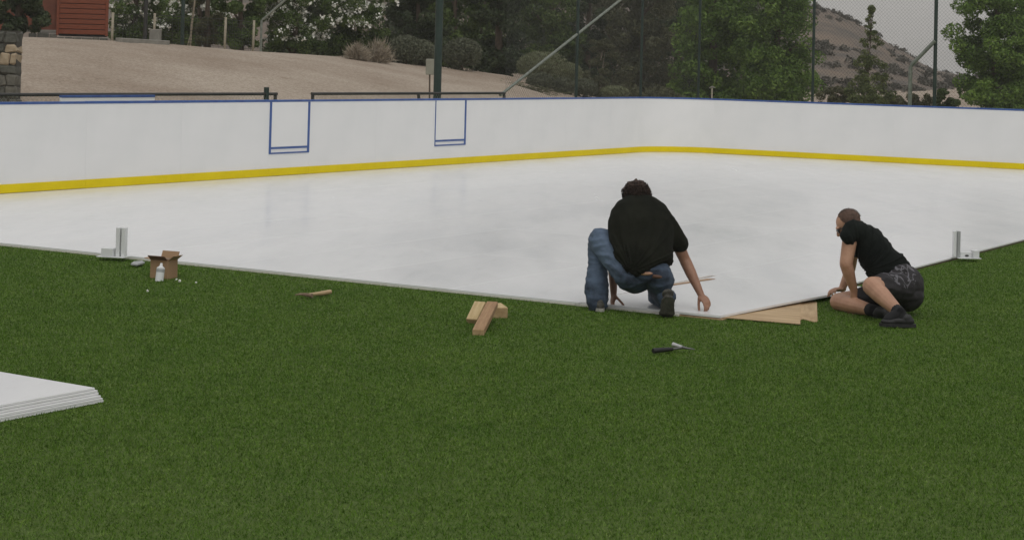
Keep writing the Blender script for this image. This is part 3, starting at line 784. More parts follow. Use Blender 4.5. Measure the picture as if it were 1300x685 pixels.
# fallen twigs and dead leaves at the end of the bank
V = []; Fc = []; rv = []
for _ in range(700):
    px = random.gauss(668, 22); yy = 113+random.gauss(0, 3.0)+(px-668)*.12
    p = D(px, yy, 50)
    V_ = CP[14]
    p = D(px, yy, 56 if px < 1000 else 50); 
    zz = p.z+random.uniform(-.02, .05); n_ = Vector((random.gauss(0, 1), random.gauss(0, 1), random.gauss(0, .3))).normalized()*.09; m_ = Vector((0, .01, .02)); i = len(V)
    V += [p-n_, p+m_, p+n_]; Fc.append((i, i+1, i+2)); rv += [random.random()]*3
mesh_np('leaf_litter', V, Fc, None, FOL['brown'], rv, kind='stuff', label='brown dead leaves and twigs at the foot of the sandy bank', cat='leaf litter')

# ------------------------------------------------------------------ red cabin, stone pillar, posts
def cabin():
    d = 50.; a0 = D(36, 40, d); a1 = D(72, 40.5, d); a2 = D(137, 46, d+.2); zb1 = D(50, 39, d).z; zb2 = D(100, 44, d).z
    c = empty('red_cabin', (a0.x, d, CP[2].z-.1), R_(13), label='red timber cabin with grooved siding on a stone footing at the top left', cat='cabin')
    z0 = CP[2].z-.1; w1_ = a1.x-a0.x; w2_ = a2.x-a0.x
    bm = bmesh.new(); box(bm, -2.2, w1_-.01, .25, 4, zb1-z0, 3.2); build('wall', bm, MW['red1'], c, label='paler plain red wall')
    bm = bmesh.new(); box(bm, -.1, w1_+.06, .17, .24, zb1-z0-.05, zb1-z0+.03, bev=.01); build('sill', bm, MW['concrete'], c)
    bm = bmesh.new(); box(bm, w1_, w2_-.03, .08, 4, zb2-z0-.02, 3.2); build('wall', bm, MW['dark'], c)
    h_ = zb2-z0; k = 0
    while h_ < 3.1:
        bm = bmesh.new(); box(bm, w1_+.02, w2_-.05, .03, .075, h_+.008, h_+.135, bev=.010); build('siding_board', bm, MW['red2'], c); h_ += .143; k += 1
    bm = bmesh.new(); box(bm, w2_-.09, w2_-.01, .01, .07, zb2-z0-.03, 3.2, bev=.01); build('corner_board', bm, MW['red2'], c)
    bm = bmesh.new(); box(bm, w1_-.04, w1_+.03, .0, .07, zb2-z0-.03, 3.2, bev=.01); build('corner_board', bm, MW['red2'], c)
    x = .0; 
    while x < w2_-.05:
        ww = random.uniform(.18, .34); top_ = (zb1 if x < w1_-.1 else zb2)-z0-.055
        bm = bmesh.new(); box(bm, x+.01, min(x+ww, w2_)-.01, .0, .22, -.3, top_-random.uniform(0, .03), bev=.02); build('stone', bm, MW[random.choice(('stone', 'stone2'))], c); x += ww
    # roof above the frame
    bm = bmesh.new()
    vs = [bm.verts.new(v) for v in ((-2.6, -.4, 3.21), (w2_+.4, -.4, 3.21), (w2_+.4, 4.3, 3.21), (-2.6, 4.3, 3.21), (-2.6, 2, 4.3), (w2_+.4, 2, 4.3))]
    for f in ((0, 3, 2, 1), (0, 1, 5, 4), (2, 3, 4, 5), (1, 2, 5), (0, 4, 3)): bm.faces.new([vs[i] for i in f])
    build('roof', bm, MW['stone2'], c)
cabin()
def pillar():
    d = 31.5; z1 = D(12, 37, d).z; xl = D(-60, 60, d).x; xr = D(22, 60, d).x
    c = empty('stone_pillar', (xl, d, 0), 0, label='rough stone wall end at the left edge behind the boards', cat='stone wall')
    W = xr-xl
    bm = bmesh.new(); box(bm, .02, W-.02, .03, .37, -.2, z1-.03); build('core', bm, MW['mortar'], c)
    z = .0; r_ = 0
    while z < z1-.14:
        hh = random.uniform(.13, .22); hh = min(hh, z1-z); x = 0.
        if r_ % 2: x = -.0
        while x < W-.03:
            ww = random.uniform(.12, .28); x1 = x+ww
            if W-x1 < .12: x1 = W
            bm = bmesh.new(); vs = box(bm, x+.008, x1-.008, random.uniform(-.02, .02), 
                     .38+random.uniform(0, .02), z+.007, z+hh-.007, bev=.025)
            for v in vs: v.co += Vector((noise.noise(v.co*9)*.05, noise.noise(v.co*7+Vector((3, 0, 0)))*.02, noise.noise(v.co*8+Vector((0, 5, 0)))*.045))
            zc = z+hh/2; xc = (x+x1)/2; px_c = 650+F_PX*(xl+xc)/d
            pale = abs(px_c-13) < 7 and abs((z+hh/2)-D(13, 70, d).z) < .12
            build('stone', bm, MW['stone3' if pale else random.choice(('stone', 'stone', 'stone2'))], c, label='pale beige stone' if pale else None); x = x1
        z += hh; r_ += 1
pillar()
# wire fence with pale posts beyond the bank
wf = empty('wire_fence', ground_pt(140, 48), 0, label='wire fence on pale timber posts along the top of the sandy bank', cat='fence'); wf.location = (0, 0, 0)
fp = []
for px, yt, yb in ((142, 16, 50.5), (195, 17, 53), (285, 22, 62), (321, 26, 64)):
    p = crest_at(px, back=.25); zt = D(px, yt, p.y).z; fp.append((p, zt))
    bm = bmesh.new(); tube(bm, [(p.x, p.y, p.z-.2), (p.x+.01, p.y, zt)], .034, n=7); build('post', bm, MW['palepost'], wf)
bm = bmesh.new()
for (p, zp), (q_, zq) in zip(fp[:-1], fp[1:]):
    for f_ in np.linspace(.08, 1, 9):
        a = Vector((p.x, p.y, p.z+(zp-p.z-.05)*f_)); b_ = Vector((q_.x, q_.y, q_.z+(zq-q_.z-.05)*f_)); tube(bm, [a, b_], .006 if f_ < .99 else .01, n=3, caps=False)
    k = 12
    for i in range(1, k):
        t_ = i/k; a = Vector((p.x, p.y, p.z)).lerp(Vector((q_.x, q_.y, q_.z)), t_); zt = (zp-.05)*(1-t_)+(zq-.05)*t_; tube(bm, [a, Vector((a.x, a.y, zt))], .005, n=3, caps=False)
build('wire_mesh', bm, MW['wire'], wf, kind='stuff')
p = crest_at(184, back=-.6); bm = bmesh.new(); tube(bm, [(p.x, p.y, p.z-.3), (p.x, p.y, p.z+4)], .05, n=8); build('metal_pole', bm, MW['rail'], label='black metal pole in front of the wire fence left of the concrete block', cat='pole')
p = crest_at(231, back=.6); bm = bmesh.new(); tube(bm, [(p.x, p.y, p.z-.3), (p.x, p.y, p.z+4)], .05, n=8); build('metal_pole', bm, MW['green'], label='green metal pole just left of the staked sapling', cat='pole')
p = crest_at(331, back=.8); q_ = D(362, 0, p.y); bm = bmesh.new(); zt = D(329, 26, p.y).z
tube(bm, [(p.x, p.y, p.z-.3), (p.x, p.y, zt), (p.x+.06, p.y, zt+.05), tuple(q_+(q_-Vector((p.x, p.y, zt)))*.3)], .034, n=7); build('bent_pole', bm, MW['galv'], label='grey pole bent over to the right behind the wire fence', cat='pole')
p = crest_at(197, back=-.35); s_ = wpx(6.5, p.y); bm = bmesh.new(); box(bm, -s_, s_, -.15, .15, -.1, wpx(17, p.y), bev=.015); build('concrete_block', bm, MW['concrete'], loc=p, label='upright concrete block at the foot of the second pale post', cat='block')
p0 = crest_at(150, back=-.7); p1 = crest_at(212, back=-.7); d_ = p1-p0
bm = bmesh.new(); box(bm, 0, d_.length, -.12, .12, -.15, .06, bev=.015); o = build('kerb', bm, MW['concrete'], label='low concrete kerb under the wire fence on the bank', cat='kerb'); o.location = p0; o.rotation_euler = (0, -math.asin(d_.z/d_.length), math.atan2(d_.y, d_.x))
# small riser beyond the far boards
p = onback(904, 112, 38.0); r0 = empty('sprinkler', (p.x, p.y, 0), 0, label='small pale sprinkler on a thin riser beyond the far corner of the boards', cat='sprinkler')
bm = bmesh.new(); tube(bm, [(0, 0, 0), (0, 0, p.z)], .016, n=6); build('riser', bm, MW['palepost'], r0)
bm = bmesh.new(); tube(bm, [(-.07, 0, p.z), (0, 0, p.z+.03), (.075, 0, p.z+.01)], [.012, .02, .012], n=6); tube(bm, [(0, 0, p.z), (0, 0, p.z+.05)], .02, n=6); build('head', bm, MW['concrete'], r0)

# ------------------------------------------------------------------ small things on the turf
def bracket(px, py, rz, label, flip=1):
    p = G(px, py); c = empty('edge_bracket', p, rz, label=label, cat='bracket')
    bm = bmesh.new(); box(bm, -.14, .12, -.06, .10, .034, .042, bev=.002); build('base_plate', bm, MW['white'], c)
    bm = bmesh.new(); box(bm, -.10, .01, -.05, .05, .0425, .115, bev=.003); build('block', bm, MW['white'], c)
    bm = bmesh.new(); box(bm, .02, .058, -.01, .05, .0425, .30, bev=.003); build('upright', bm, MW['white'], c)
    bm = bmesh.new(); box(bm, .072, .108, -.01, .05, .0425, .30, bev=.003); build('upright', bm, MW['white'], c)
    bm = bmesh.new(); box(bm, .0585, .0715, .02, .045, .043, .29); build('slot_web', bm, MW['whiteband'], c)
bracket(144, 331, R_(-12), 'white plastic edge bracket with tall upright at the left edge of the rink')
p = G(1226, 332); c = empty('edge_bracket', p, R_(5), label='white plastic edge bracket standing right of the seated man', cat='bracket')
bm = bmesh.new(); box(bm, -.09, .14, -.06, .08, .034, .041, bev=.002); build('base_plate', bm, MW['white'], c)
bm = bmesh.new(); box(bm, .065, .125, -.04, .05, .0415, .115, bev=.003); build('block', bm, MW['white'], c)
bm = bmesh.new(); box(bm, -.055, .0645, .0, .05, .0415, .095, bev=.003); build('web', bm, MW['white'], c)
bm = bmesh.new(); sphere(bm, (.01, -.001, .06), (.022, .006, .010), 2); build('hole', bm, MW['dark'], c)
bm = bmesh.new(); box(bm, -.125, -.095, .0, .05, .0415, .30, bev=.003); build('upright', bm, MW['white'], c)
bm = bmesh.new(); box(bm, -.088, -.056, .0, .05, .0415, .30, bev=.003); build('upright', bm, MW['whiteband'], c, label='greyer upright')

def cardboard():
    p = G(206, 354); c = empty('cardboard_box', p, R_(-24), label='open brown cardboard box on the turf near the left edge of the rink', cat='box')
    c.location = p+Vector((.0, .06, 0))
    w_, d_, h_, t = .086, .072, .155, .004
    bm = bmesh.new(); box(bm, -w_, w_, -d_, -d_+t, .004, h_); box(bm, -w_, w_, d_-t, d_, .004, h_); box(bm, -w_, -w_+t, -d_+t, d_-t, .004, h_); box(bm, w_-t, w_, -d_+t, d_-t, .004, h_); box(bm, -w_, w_, -d_, d_, .0, .004)
    build('carton', bm, MW['card'], c)
    def flap(mtx, l_, w2, m):
        bm = bmesh.new(); box(bm, -l_/2, l_/2, 0, w2, -t/2, t/2, mtx=mtx); build('flap', bm, m, c)
    flap(Matrix.Translation((0, d_, h_+.002)) @ Matrix.Rotation(R_(65), 4, 'X'), .168, .066, MW['card'])
    flap(Matrix.Translation((0, -d_, h_+.002)) @ Matrix.Rotation(R_(180-38), 4, 'X'), .168, .06, MW['cardin'])
    flap(Matrix.Translation((w_, 0, h_+.002)) @ Matrix.Rotation(R_(-90), 4, 'Z') @ Matrix.Rotation(R_(38), 4, 'X'), .139, .062, MW['card'])
    flap(Matrix.Translation((-w_, 0, h_+.002)) @ Matrix.Rotation(R_(90), 4, 'Z') @ Matrix.Rotation(R_(8), 4, 'X'), .139, .066, MW['card'])
cardboard()
p = G(202, 357); c = empty('white_tube', p, R_(-10), label='white plastic sealant tube leaning on the front of the cardboard box', cat='tube')
c.rotation_euler = (R_(-10), R_(4), 0)
bm = bmesh.new(); tube(bm, [(0, 0, .0), (0, 0, .11)], .034, n=14); build('body', bm, MW['white'], c)
bm = bmesh.new(); tube(bm, [(0, 0, .1105), (0, 0, .125), (0, 0, .15)], [.034, .014, .009], n=12); build('nozzle', bm, MW['white'], c)
bm = bmesh.new(); tube(bm, [(0, 0, .075), (0, 0, .1)], .0352, n=14, caps=False); build('print_band', bm, MW['whiteband'], c)
for px, py, lb in ((224, 358, 'white scrap nearest the right foot of the cardboard box'), (228, 360, 'white scrap touching its pair right of the cardboard box'),
                   (249, 362, 'white scrap farthest right of the cardboard box'), (187, 373, 'white scrap on the turf below the cardboard box')):
    bm = bmesh.new(); vs = sphere(bm, (0, 0, .012), (.013, .010, .010), 1)
    for v in vs: v.co += Vector((random.gauss(0, .003), random.gauss(0, .003), random.gauss(0, .002)))
    o = build('scrap', bm, MW['foam'], label=lb, cat='scrap'); o.location = G(px, py)+Vector((0, 0, .012)); o.rotation_euler = (0, 0, random.uniform(0, 3))
o = sheet('offcut', [G(166, 335, .03), G(174, 336, .03), G(184, 333, .03), G(180, 331.2, .03), G(170, 332, .03)], .022, .034, MW['whiteband'], label='thin grey offcut lying between bracket and cardboard box', cat='offcut')

def hammer(p0, p1, label, m_handle, m_head, hl=.0, grip=None):
    d = p1-p0; L_ = d.length; rz = math.atan2(d.y, d.x)
    c = empty('hammer', p0, rz, label=label, cat='hammer')
    return c, L_
# hammer 1: pale wooden handle up right, rusty claw to the left
c, L_ = hammer(G(389, 380), G(410, 371), 'hammer with worn wooden handle lying left of the timber offcuts', None, None)
L_ = .30; c.rotation_euler = (0, 0, R_(58))
bm = bmesh.new(); tube(bm, [(0, 0, .035), (.12, 0, .032), (.2, 0, .030), (.30, 0, .032)], [.012, .014, .018, .017], n=10); build('handle', bm, MW['handle'], c)
bm = bmesh.new(); tube(bm, [(0, -.055, .035), (0, -.03, .035), (0, .02, .037)], [.017, .015, .014], n=8); tube(bm, [(0, .018, .037), (-.004, .06, .036), (-.014, .10, .028)], [.013, .009, .004], n=6); build('head', bm, MW['rust'], c)
# hammer 2: black grip, steel head
c, L_ = hammer(G(829, 451), G(884, 446), 'hammer with black rubber grip and bright steel head in front of the crouching man', None, None)
bm = bmesh.new(); tube(bm, [(0, 0, .030), (.01, 0, .031), (.10, 0, .031), (.16, 0, .031)], [.016, .017, .0145, .013], n=10); build('grip', bm, MW['rubber'], c)
bm = bmesh.new(); tube(bm, [(.155, 0, .031), (.245, 0, .033)], .0085, n=8); build('shaft', bm, MW['steeldark'], c)
bm = bmesh.new(); tube(bm, [(.225, .07, .045), (.232, .03, .042), (.237, -.01, .038)], [.017, .013, .012], n=8); build('head', bm, MW['steel'], c)
bm = bmesh.new(); tube(bm, [(.236, -.012, .038), (.255, -.045, .035), (.290, -.070, .030)], [.011, .007, .004], n=6); build('claw', bm, MW['steeldark'], c)

def timber(p0, p1, w_, h_, label, m, chop=0.):
    """block whose underside runs from p0 to p1 in space"""
    d = p1-p0; L_ = d.length; rz = math.atan2(d.y, d.x); pitch = math.asin(d.z/L_)
    bm = bmesh.new(); vs = box(bm, 0, L_, -w_/2, w_/2, 0, h_, bev=.004)
    for v in vs:
        if chop and v.co.z > h_*.5: v.co.x += (-chop if v.co.x > L_/2 else 0); v.co.y += chop*.5*(v.co.x/L_)
    for f in bm.faces:
        if abs(f.normal.x) > .8 or (f.calc_center_median().x < .01): f.material_index = 1
    o = build('timber_offcut', bm, [m, MW['timber3']], label=label, cat='timber offcut')
    o.location = p0; o.rotation_euler = (0, -pitch, rz); return o
timber(G(600, 411), G(611, 388, .11), .085, .045, 'pale pine offcut, left one of the three', MW['timber'])
timber(G(607, 426), G(625, 390, .10), .08, .045, 'brown timber offcut lying across the middle of the three', MW['timber2'])
timber(G(635, 404), G(628, 396, .02), .11, .08, 'short pale offcut with slanted end, right one of the three', MW['timber'], chop=.04)
sheet('wood_strip', [G(846, 363.0, .036), G(890, 356.5, .036), G(908, 353.9, .036), G(898, 353.6, .036), G(880, 356.6, .036), G(846, 362, .036)], .0345, .038, MW['timber2'], label='thin reddish brown wooden strip lying on the white floor beside the crouching man', cat='wood strip')
# stack of spare sheets at the lower left
sc0 = G(131, 511.5); v1 = (G(2, 476, .06)-G(125, 497, .06)).normalized(); v2 = (G(0, 536)-G(131, 511.5)).normalized(); v2 = (v2-v1*v2.dot(v1)).normalized()
st_ = None
for k in range(6):
    off = v1*(.055*(k/5)**1.2+random.uniform(-.006, .008))+v2*(-.012+k*.004+random.uniform(-.006, .006))
    p = sc0+off; e_ = v1 if True else v2
    bm = bmesh.new()
    L1, L2 = 2.4, 1.2
    P4 = [p, p+v1*L1, p+v1*L1+v2*L2, p+v2*L2]
    z0 = .004+k*.0125; z1 = z0+.0108
    for q_, z in [(q_, z) for z in (z0, z1) for q_ in P4]: bm.verts.new((q_.x, q_.y, z))
    bm.verts.ensure_lookup_table(); vv = bm.verts
    for f in ((0, 1, 2, 3), (4, 5, 6, 7), (0, 1, 5, 4), (1, 2, 6, 5), (2, 3, 7, 6), (3, 0, 4, 7)): bm.faces.new([vv[i] for i in f])
    bmesh.ops.recalc_face_normals(bm, faces=bm.faces)
    bmesh.ops.bevel(bm, geom=list(bm.edges), offset=.0012, segments=1, affect='EDGES')
    build('floor_panel', bm, MW['floor'], label=['lowest white sheet of the stack at the lower left', 'second sheet from the turf in the stack of white sheets', 'third sheet from the turf in the stack of white sheets',
          'third sheet from the top in the stack of white sheets', 'white sheet just below the top of the stack at the lower left', 'top white sheet of the stack lying at the lower left'][k], cat='floor panel', group='stacked spare floor sheets')

# ------------------------------------------------------------------ people
SK = {
 'skin1': mat('tanned_skin', (.27, .135, .085), .55, col2=(.34, .18, .115), scale=14, bump=.08, bscale=90),
 'skin2': mat('sunburnt_skin', (.40, .215, .135), .5, col2=(.50, .285, .185), scale=10, bump=.08, bscale=90),
 'hair1': mat('dark_greying_hair', (.022, .015, .012), .9, col2=(.10, .065, .050), scale=30, bump=.9, bscale=60),
 'hair2': mat('short_reddish_hair', (.12, .068, .048), .8, col2=(.19, .115, .085), scale=60, bump=.5, bscale=120),
 'hair3': mat('short_greying_brown_hair', (.085, .058, .045), .9, col2=(.15, .115, .095), scale=60),
 'shirt1': mat('black_olive_cotton', (.008, .009, .006), .95, col2=(.014, .015, .010), scale=6, bump=.35, bscale=12, spec=.15),
 'shirt2': mat('black_cotton', (.006, .008, .007), .95, col2=(.011, .014, .012), scale=6, bump=.35, bscale=12, spec=.15),
 'sole': mat('pale_sole', (.38, .37, .33), .7),
 'shoe1': mat('grey_brown_trainer', (.040, .038, .030), .75, col2=(.10, .095, .08), scale=22, bump=.3),
 'blackshoe': mat('black_trainer', (.010, .010, .011), .6, col2=(.02, .02, .02), scale=20),
 'sock': mat('black_sock', (.012, .012, .014), .9),
 'belt': mat('brown_belt', (.10, .045, .025), .6),
 'lens': mat('dark_lens', (.01, .01, .01), .15),
 'eye': mat('eye', (.5, .48, .45), .3),
}
def denim():
    m, t, b = new_mat('blue_denim'); N = t.nodes; L = t.links
    tc = N.new('ShaderNodeTexCoord'); n = N.new('ShaderNodeTexNoise'); n.inputs['Scale'].default_value = 7; n.inputs['Detail'].default_value = 7; n.inputs['Roughness'].default_value = .65
    L.new(tc.outputs['Object'], n.inputs['Vector']); r = N.new('ShaderNodeValToRGB'); L.new(n.outputs[0], r.inputs[0]); e = r.color_ramp.elements
    e[0].position = .36; e[0].color = (.018, .027, .046, 1); e[1].position = .68; e[1].color = (.075, .112, .17, 1)
    # worn pale thigh and knee
    geo = N.new('ShaderNodeNewGeometry'); vd = N.new('ShaderNodeVectorMath'); vd.operation = 'DISTANCE'; L.new(geo.outputs['Position'], vd.inputs[0]); vd.inputs[1].default_value = D(772, 312, 13.78)
    mr = N.new('ShaderNodeMapRange'); mr.inputs[1].default_value = .10; mr.inputs[2].default_value = .34; mr.inputs[3].default_value = .7; mr.inputs[4].default_value = 0; L.new(vd.outputs['Value'], mr.inputs[0])
    fd = N.new('ShaderNodeMixRGB'); L.new(mr.outputs[0], fd.inputs[0]); L.new(r.outputs[0], fd.inputs[1]); fd.inputs[2].default_value = (.13, .185, .27, 1)
    r = fd
    L.new(r.outputs[0], b.inputs['Base Color']); b.inputs['Roughness'].default_value = .85
    n2 = N.new('ShaderNodeTexNoise'); n2.inputs['Scale'].default_value = 16; n2.inputs['Detail'].default_value = 5; L.new(tc.outputs['Object'], n2.inputs['Vector'])
    bp = N.new('ShaderNodeBump'); bp.inputs['Strength'].default_value = .45; bp.inputs['Distance'].default_value = .02; L.new(n2.outputs[0], bp.inputs['Height']); L.new(bp.outputs[0], b.inputs['Normal'])
    return m
SK['jeans'] = denim()
def shorts_mat(c):
    """black shorts; a pale grey scrollwork print sits round the hip"""
    m, t, b = new_mat('printed_black_shorts'); N = t.nodes; L = t.links
    geo = N.new('ShaderNodeNewGeometry')
    n = N.new('ShaderNodeTexNoise'); n.inputs['Scale'].default_value = 11; n.inputs['Detail'].default_value = 1.5; n.inputs['Distortion'].default_value = 1.5
    L.new(geo.outputs['Position'], n.inputs['Vector'])
    a = N.new('ShaderNodeMath'); a.operation = 'SUBTRACT'; L.new(n.outputs[0], a.inputs[0]); a.inputs[1].default_value = .5
    ab = N.new('ShaderNodeMath'); ab.operation = 'ABSOLUTE'; L.new(a.outputs[0], ab.inputs[0])
    lt = N.new('ShaderNodeMath'); lt.operation = 'LESS_THAN'; L.new(ab.outputs[0], lt.inputs[0]); lt.inputs[1].default_value = .042
    vd = N.new('ShaderNodeVectorMath'); vd.operation = 'DISTANCE'; L.new(geo.outputs['Position'], vd.inputs[0]); vd.inputs[1].default_value = c
    l2 = N.new('ShaderNodeMath'); l2.operation = 'LESS_THAN'; L.new(vd.outputs['Value'], l2.inputs[0]); l2.inputs[1].default_value = .17
    mu = N.new('ShaderNodeMath'); mu.operation = 'MULTIPLY'; L.new(lt.outputs[0], mu.inputs[0]); L.new(l2.outputs[0], mu.inputs[1])
    mx = N.new('ShaderNodeMixRGB'); L.new(mu.outputs[0], mx.inputs[0]); mx.inputs[1].default_value = (.011, .009, .011, 1); mx.inputs[2].default_value = (.13, .125, .14, 1)
    L.new(mx.outputs[0], b.inputs['Base Color']); b.inputs['Roughness'].default_value = .7
    return m
def limb(bm, p0, r0, p1, r1, n=14):
    p0 = Vector(p0); p1 = Vector(p1)
    tube(bm, [p0, p0.lerp(p1, .5), p1], [r0, (r0+r1)/2, r1], n=n); sphere(bm, p0, r0, 2); sphere(bm, p1, r1, 2)
def frame(xa, za):
    """matrix whose z is za, x as near xa as can be"""
    z = Vector(za).normalized(); x = Vector(xa); x = (x-z*x.dot(z)).normalized(); y = z.cross(x)
    return Matrix((x, y, z)).transposed()
def ell(bm, c, fr, rx, ry, rz): sphere(bm, c, (rx, ry, rz), 3, mtx=fr)
def remesh(name, bm, voxel, smooth_it, m, parent, disp=None, **k):
    me = bpy.data.meshes.new('tmp'); bm.to_mesh(me); bm.free()
    o = bpy.data.objects.new('tmp', me); COL.objects.link(o)
    md = o.modifiers.new('r', 'REMESH'); md.mode = 'VOXEL'; md.voxel_size = voxel; md.use_smooth_shade = True
    if smooth_it:
        ms = o.modifiers.new('s', 'SMOOTH'); ms.factor = .5; ms.iterations = smooth_it
    dg = bpy.context.evaluated_depsgraph_get(); nm = bpy.data.meshes.new_from_object(o.evaluated_get(dg))
    bpy.data.objects.remove(o); bpy.data.meshes.remove(me)
    nm.name = name
    if disp:
        cs = np.empty(len(nm.vertices)*3, np.float32); nm.vertices.foreach_get('co', cs); cs = cs.reshape(-1, 3)
        ns = np.empty_like(cs).ravel(); nm.vertices.foreach_get('normal', ns); ns = ns.reshape(-1, 3)
        d = np.array([disp(Vector(c)) for c in cs.tolist()], np.float32); cs += ns*d[:, None]
        nm.vertices.foreach_set('co', cs.ravel()); nm.update()
    nm.materials.clear()
    return link_mesh(name, nm, parent, [m], True, **k)
def folds(amp, sc=(9, 9, 5), off=0.):
    def f(c):
        v = Vector((c.x*sc[0]+off, c.y*sc[1], c.z*sc[2])); a = noise.noise(v); b = noise.noise(v*2.3)
        return amp*((1-abs(a)*3)*.6+b*.5)
    return f
def loft(bm, secs, xa, n=28):
    """closed loft through (centre, half width, half depth) sections"""
    rings = []
    for i, (c_, a_, b_) in enumerate(secs):
        d = (secs[min(i+1, len(secs)-1)][0]-secs[max(i-1, 0)][0]).normalized(); fr = frame(xa, d)
        rings.append([bm.verts.new(c_+fr @ Vector((math.copysign(abs(math.cos(t))**.85, math.cos(t))*a_, math.copysign(abs(math.sin(t))**.85, math.sin(t))*b_, 0))) for t in [k/n*2*math.pi for k in range(n)]])
    for r0_, r1_ in zip(rings[:-1], rings[1:]):
        for k in range(n): bm.faces.new((r0_[k], r0_[(k+1) % n], r1_[(k+1) % n], r1_[k]))
    bm.faces.new(list(reversed(rings[0]))); bm.faces.new(rings[-1])
def wrinkles(amp, c0, freq=15):
    """creases that fan out from c0 and fade away from it, over a soft unevenness"""
    c0 = Vector(c0)
    def f(c):
        r = c-c0; d = r.length; ang = math.atan2(r.z, r.x)*freq*.45
        w1_ = noise.noise(Vector((ang, d*2.2, 1.3))); w2_ = noise.noise(Vector((c.x*5, c.y*5, c.z*4)))
        w3_ = noise.noise(Vector((c.x*14+c.z*9, c.y*6, c.z*7-c.x*5)))
        return amp*((1-min(1, abs(w1_)*4))*.9*math.exp(-((d-.2)/.28)**2)+w2_*.7+w3_*.35)
    return f
def hand(bm, w, d, nrm, side, spread=.16, curl=(.5, .6, .4), thumb=(.6, .5), s=1.):
    """w wrist, d towards the fingers, nrm the way the palm faces, side +1/-1 for the thumb"""
    d = Vector(d).normalized(); nrm = Vector(nrm); nrm = (nrm-d*nrm.dot(d)).normalized(); sd = d.cross(nrm)*side
    fr = Matrix((sd, nrm, d)).transposed()
    ell(bm, w+d*.050*s, fr, .041*s, .016*s, .052*s); ell(bm, w+d*.030*s+sd*.018*s+nrm*.006, fr, .022*s, .017*s, .034*s)
    limb(bm, w-d*.015, .026*s, w+d*.02*s, .023*s)
    for k, (off, ln, r_) in enumerate(((.029, .072, .0088), (.010, .080, .0092), (-.010, .074, .0088), (-.028, .058, .0078))):
        p = w+d*(.088-abs(off-.008)*.25)*s+sd*off*s; a = (off*spread*10)
        cur = d*math.cos(a)+sd*math.sin(a); bend = 0
        for j, f_ in enumerate((.45, .31, .24)):
            bend += curl[j]*(1+.12*k)
            dd = cur*math.cos(bend)+nrm*math.sin(bend); q_ = p+dd*ln*f_*s; limb(bm, p, r_*s*(1-.08*j), q_, r_*s*(1-.08*(j+1)), n=8); p = q_
    p = w+d*.025*s+sd*.032*s+nrm*.006; dd = (d*.55+sd*thumb[0]+nrm*thumb[1]*.6).normalized()
    for j, f_ in enumerate((.040, .032, .026)):
        q_ = p+dd*f_*s; limb(bm, p, (.0125-.001*j)*s, q_, (.0115-.001*j)*s, n=8); p = q_; dd = (dd+d*.25+nrm*thumb[1]*.35-sd*.12).normalized()
def head(bm, c, fwd, up, s=1.):
    fwd = Vector(fwd).normalized(); up = Vector(up); up = (up-fwd*up.dot(fwd)).normalized(); sx = fwd.cross(up)
    fr = Matrix((sx, fwd, up)).transposed()
    P = lambda x, y, z: c+(sx*x+fwd*y+up*z)*s
    ell(bm, P(0, -.012, .025), fr, .076*s, .096*s, .088*s)      # cranium
    ell(bm, P(0, .028, -.035), fr, .060*s, .066*s, .082*s)      # face
    ell(bm, P(0, .060, -.098), fr, .032*s, .030*s, .024*s)      # chin
    ell(bm, P(0, .082, .022), fr, .052*s, .018*s, .012*s)       # brow
    limb(bm, P(0, .088, .012), .009*s, P(0, .108, -.030), .013*s); ell(bm, P(.012, .096, -.034), fr, .009*s, .009*s, .008*s); ell(bm, P(-.012, .096, -.034), fr, .009*s, .009*s, .008*s)
    ell(bm, P(0, .088, -.060), fr, .024*s, .010*s, .006*s); ell(bm, P(0, .086, -.070), fr, .021*s, .010*s, .007*s)
    for q_ in (-1, 1):
        ell(bm, P(q_*.078, -.008, -.012), fr, .010*s, .019*s, .031*s); ell(bm, P(q_*.045, .060, -.028), fr, .018*s, .018*s, .018*s)
    return fr, P
def shoe(bm, heel, toe, up, s=1., hgt=.075):
    heel = Vector(heel); toe = Vector(toe); d = (toe-heel).normalized(); up = Vector(up); up = (up-d*up.dot(d)).normalized(); sx = d.cross(up)
    fr = Matrix((sx, d, up)).transposed(); L_ = (toe-heel).length
    ell(bm, heel+d*.045+up*.036, fr, .037*s, .05*s, .036*s); ell(bm, heel+d*L_*.5+up*.036, fr, .040*s, L_*.42, .036*s)
    ell(bm, heel+d*(L_-.07)+up*.028, fr, .047*s, .075*s, .028*s); ell(bm, heel+d*.060+up*.058, fr, .036*s, .05*s, .036*s)
def sole(bm, heel, toe, up, s=1.):
    heel = Vector(heel); toe = Vector(toe); d = (toe-heel).normalized(); up = Vector(up); up = (up-d*up.dot(d)).normalized(); sx = d.cross(up); L_ = (toe-heel).length
    prof = [(-.01, .02), (.03, .036), (.10, .034), (L_*.55, .036), (L_-.07, .047), (L_-.02, .036), (L_+.006, .012)]
    pts = [(a, b) for a, b in prof]+[(a, -b) for a, b in reversed(prof)]
    lo = [bm.verts.new(heel+d*a+sx*b*s-up*.006) for a, b in pts]; hi = [bm.verts.new(heel+d*a+sx*b*s+up*.018) for a, b in pts]
    bm.faces.new(lo); bm.faces.new(list(reversed(hi)))
    for i in range(len(pts)): j = (i+1) % len(pts); bm.faces.new((lo[j], lo[i], hi[i], hi[j]))
    bmesh.ops.recalc_face_normals(bm, faces=bm.faces)
X_ = Vector((1, 0, 0)); Y_ = Vector((0, 1, 0)); Z_ = Vector((0, 0, 1))

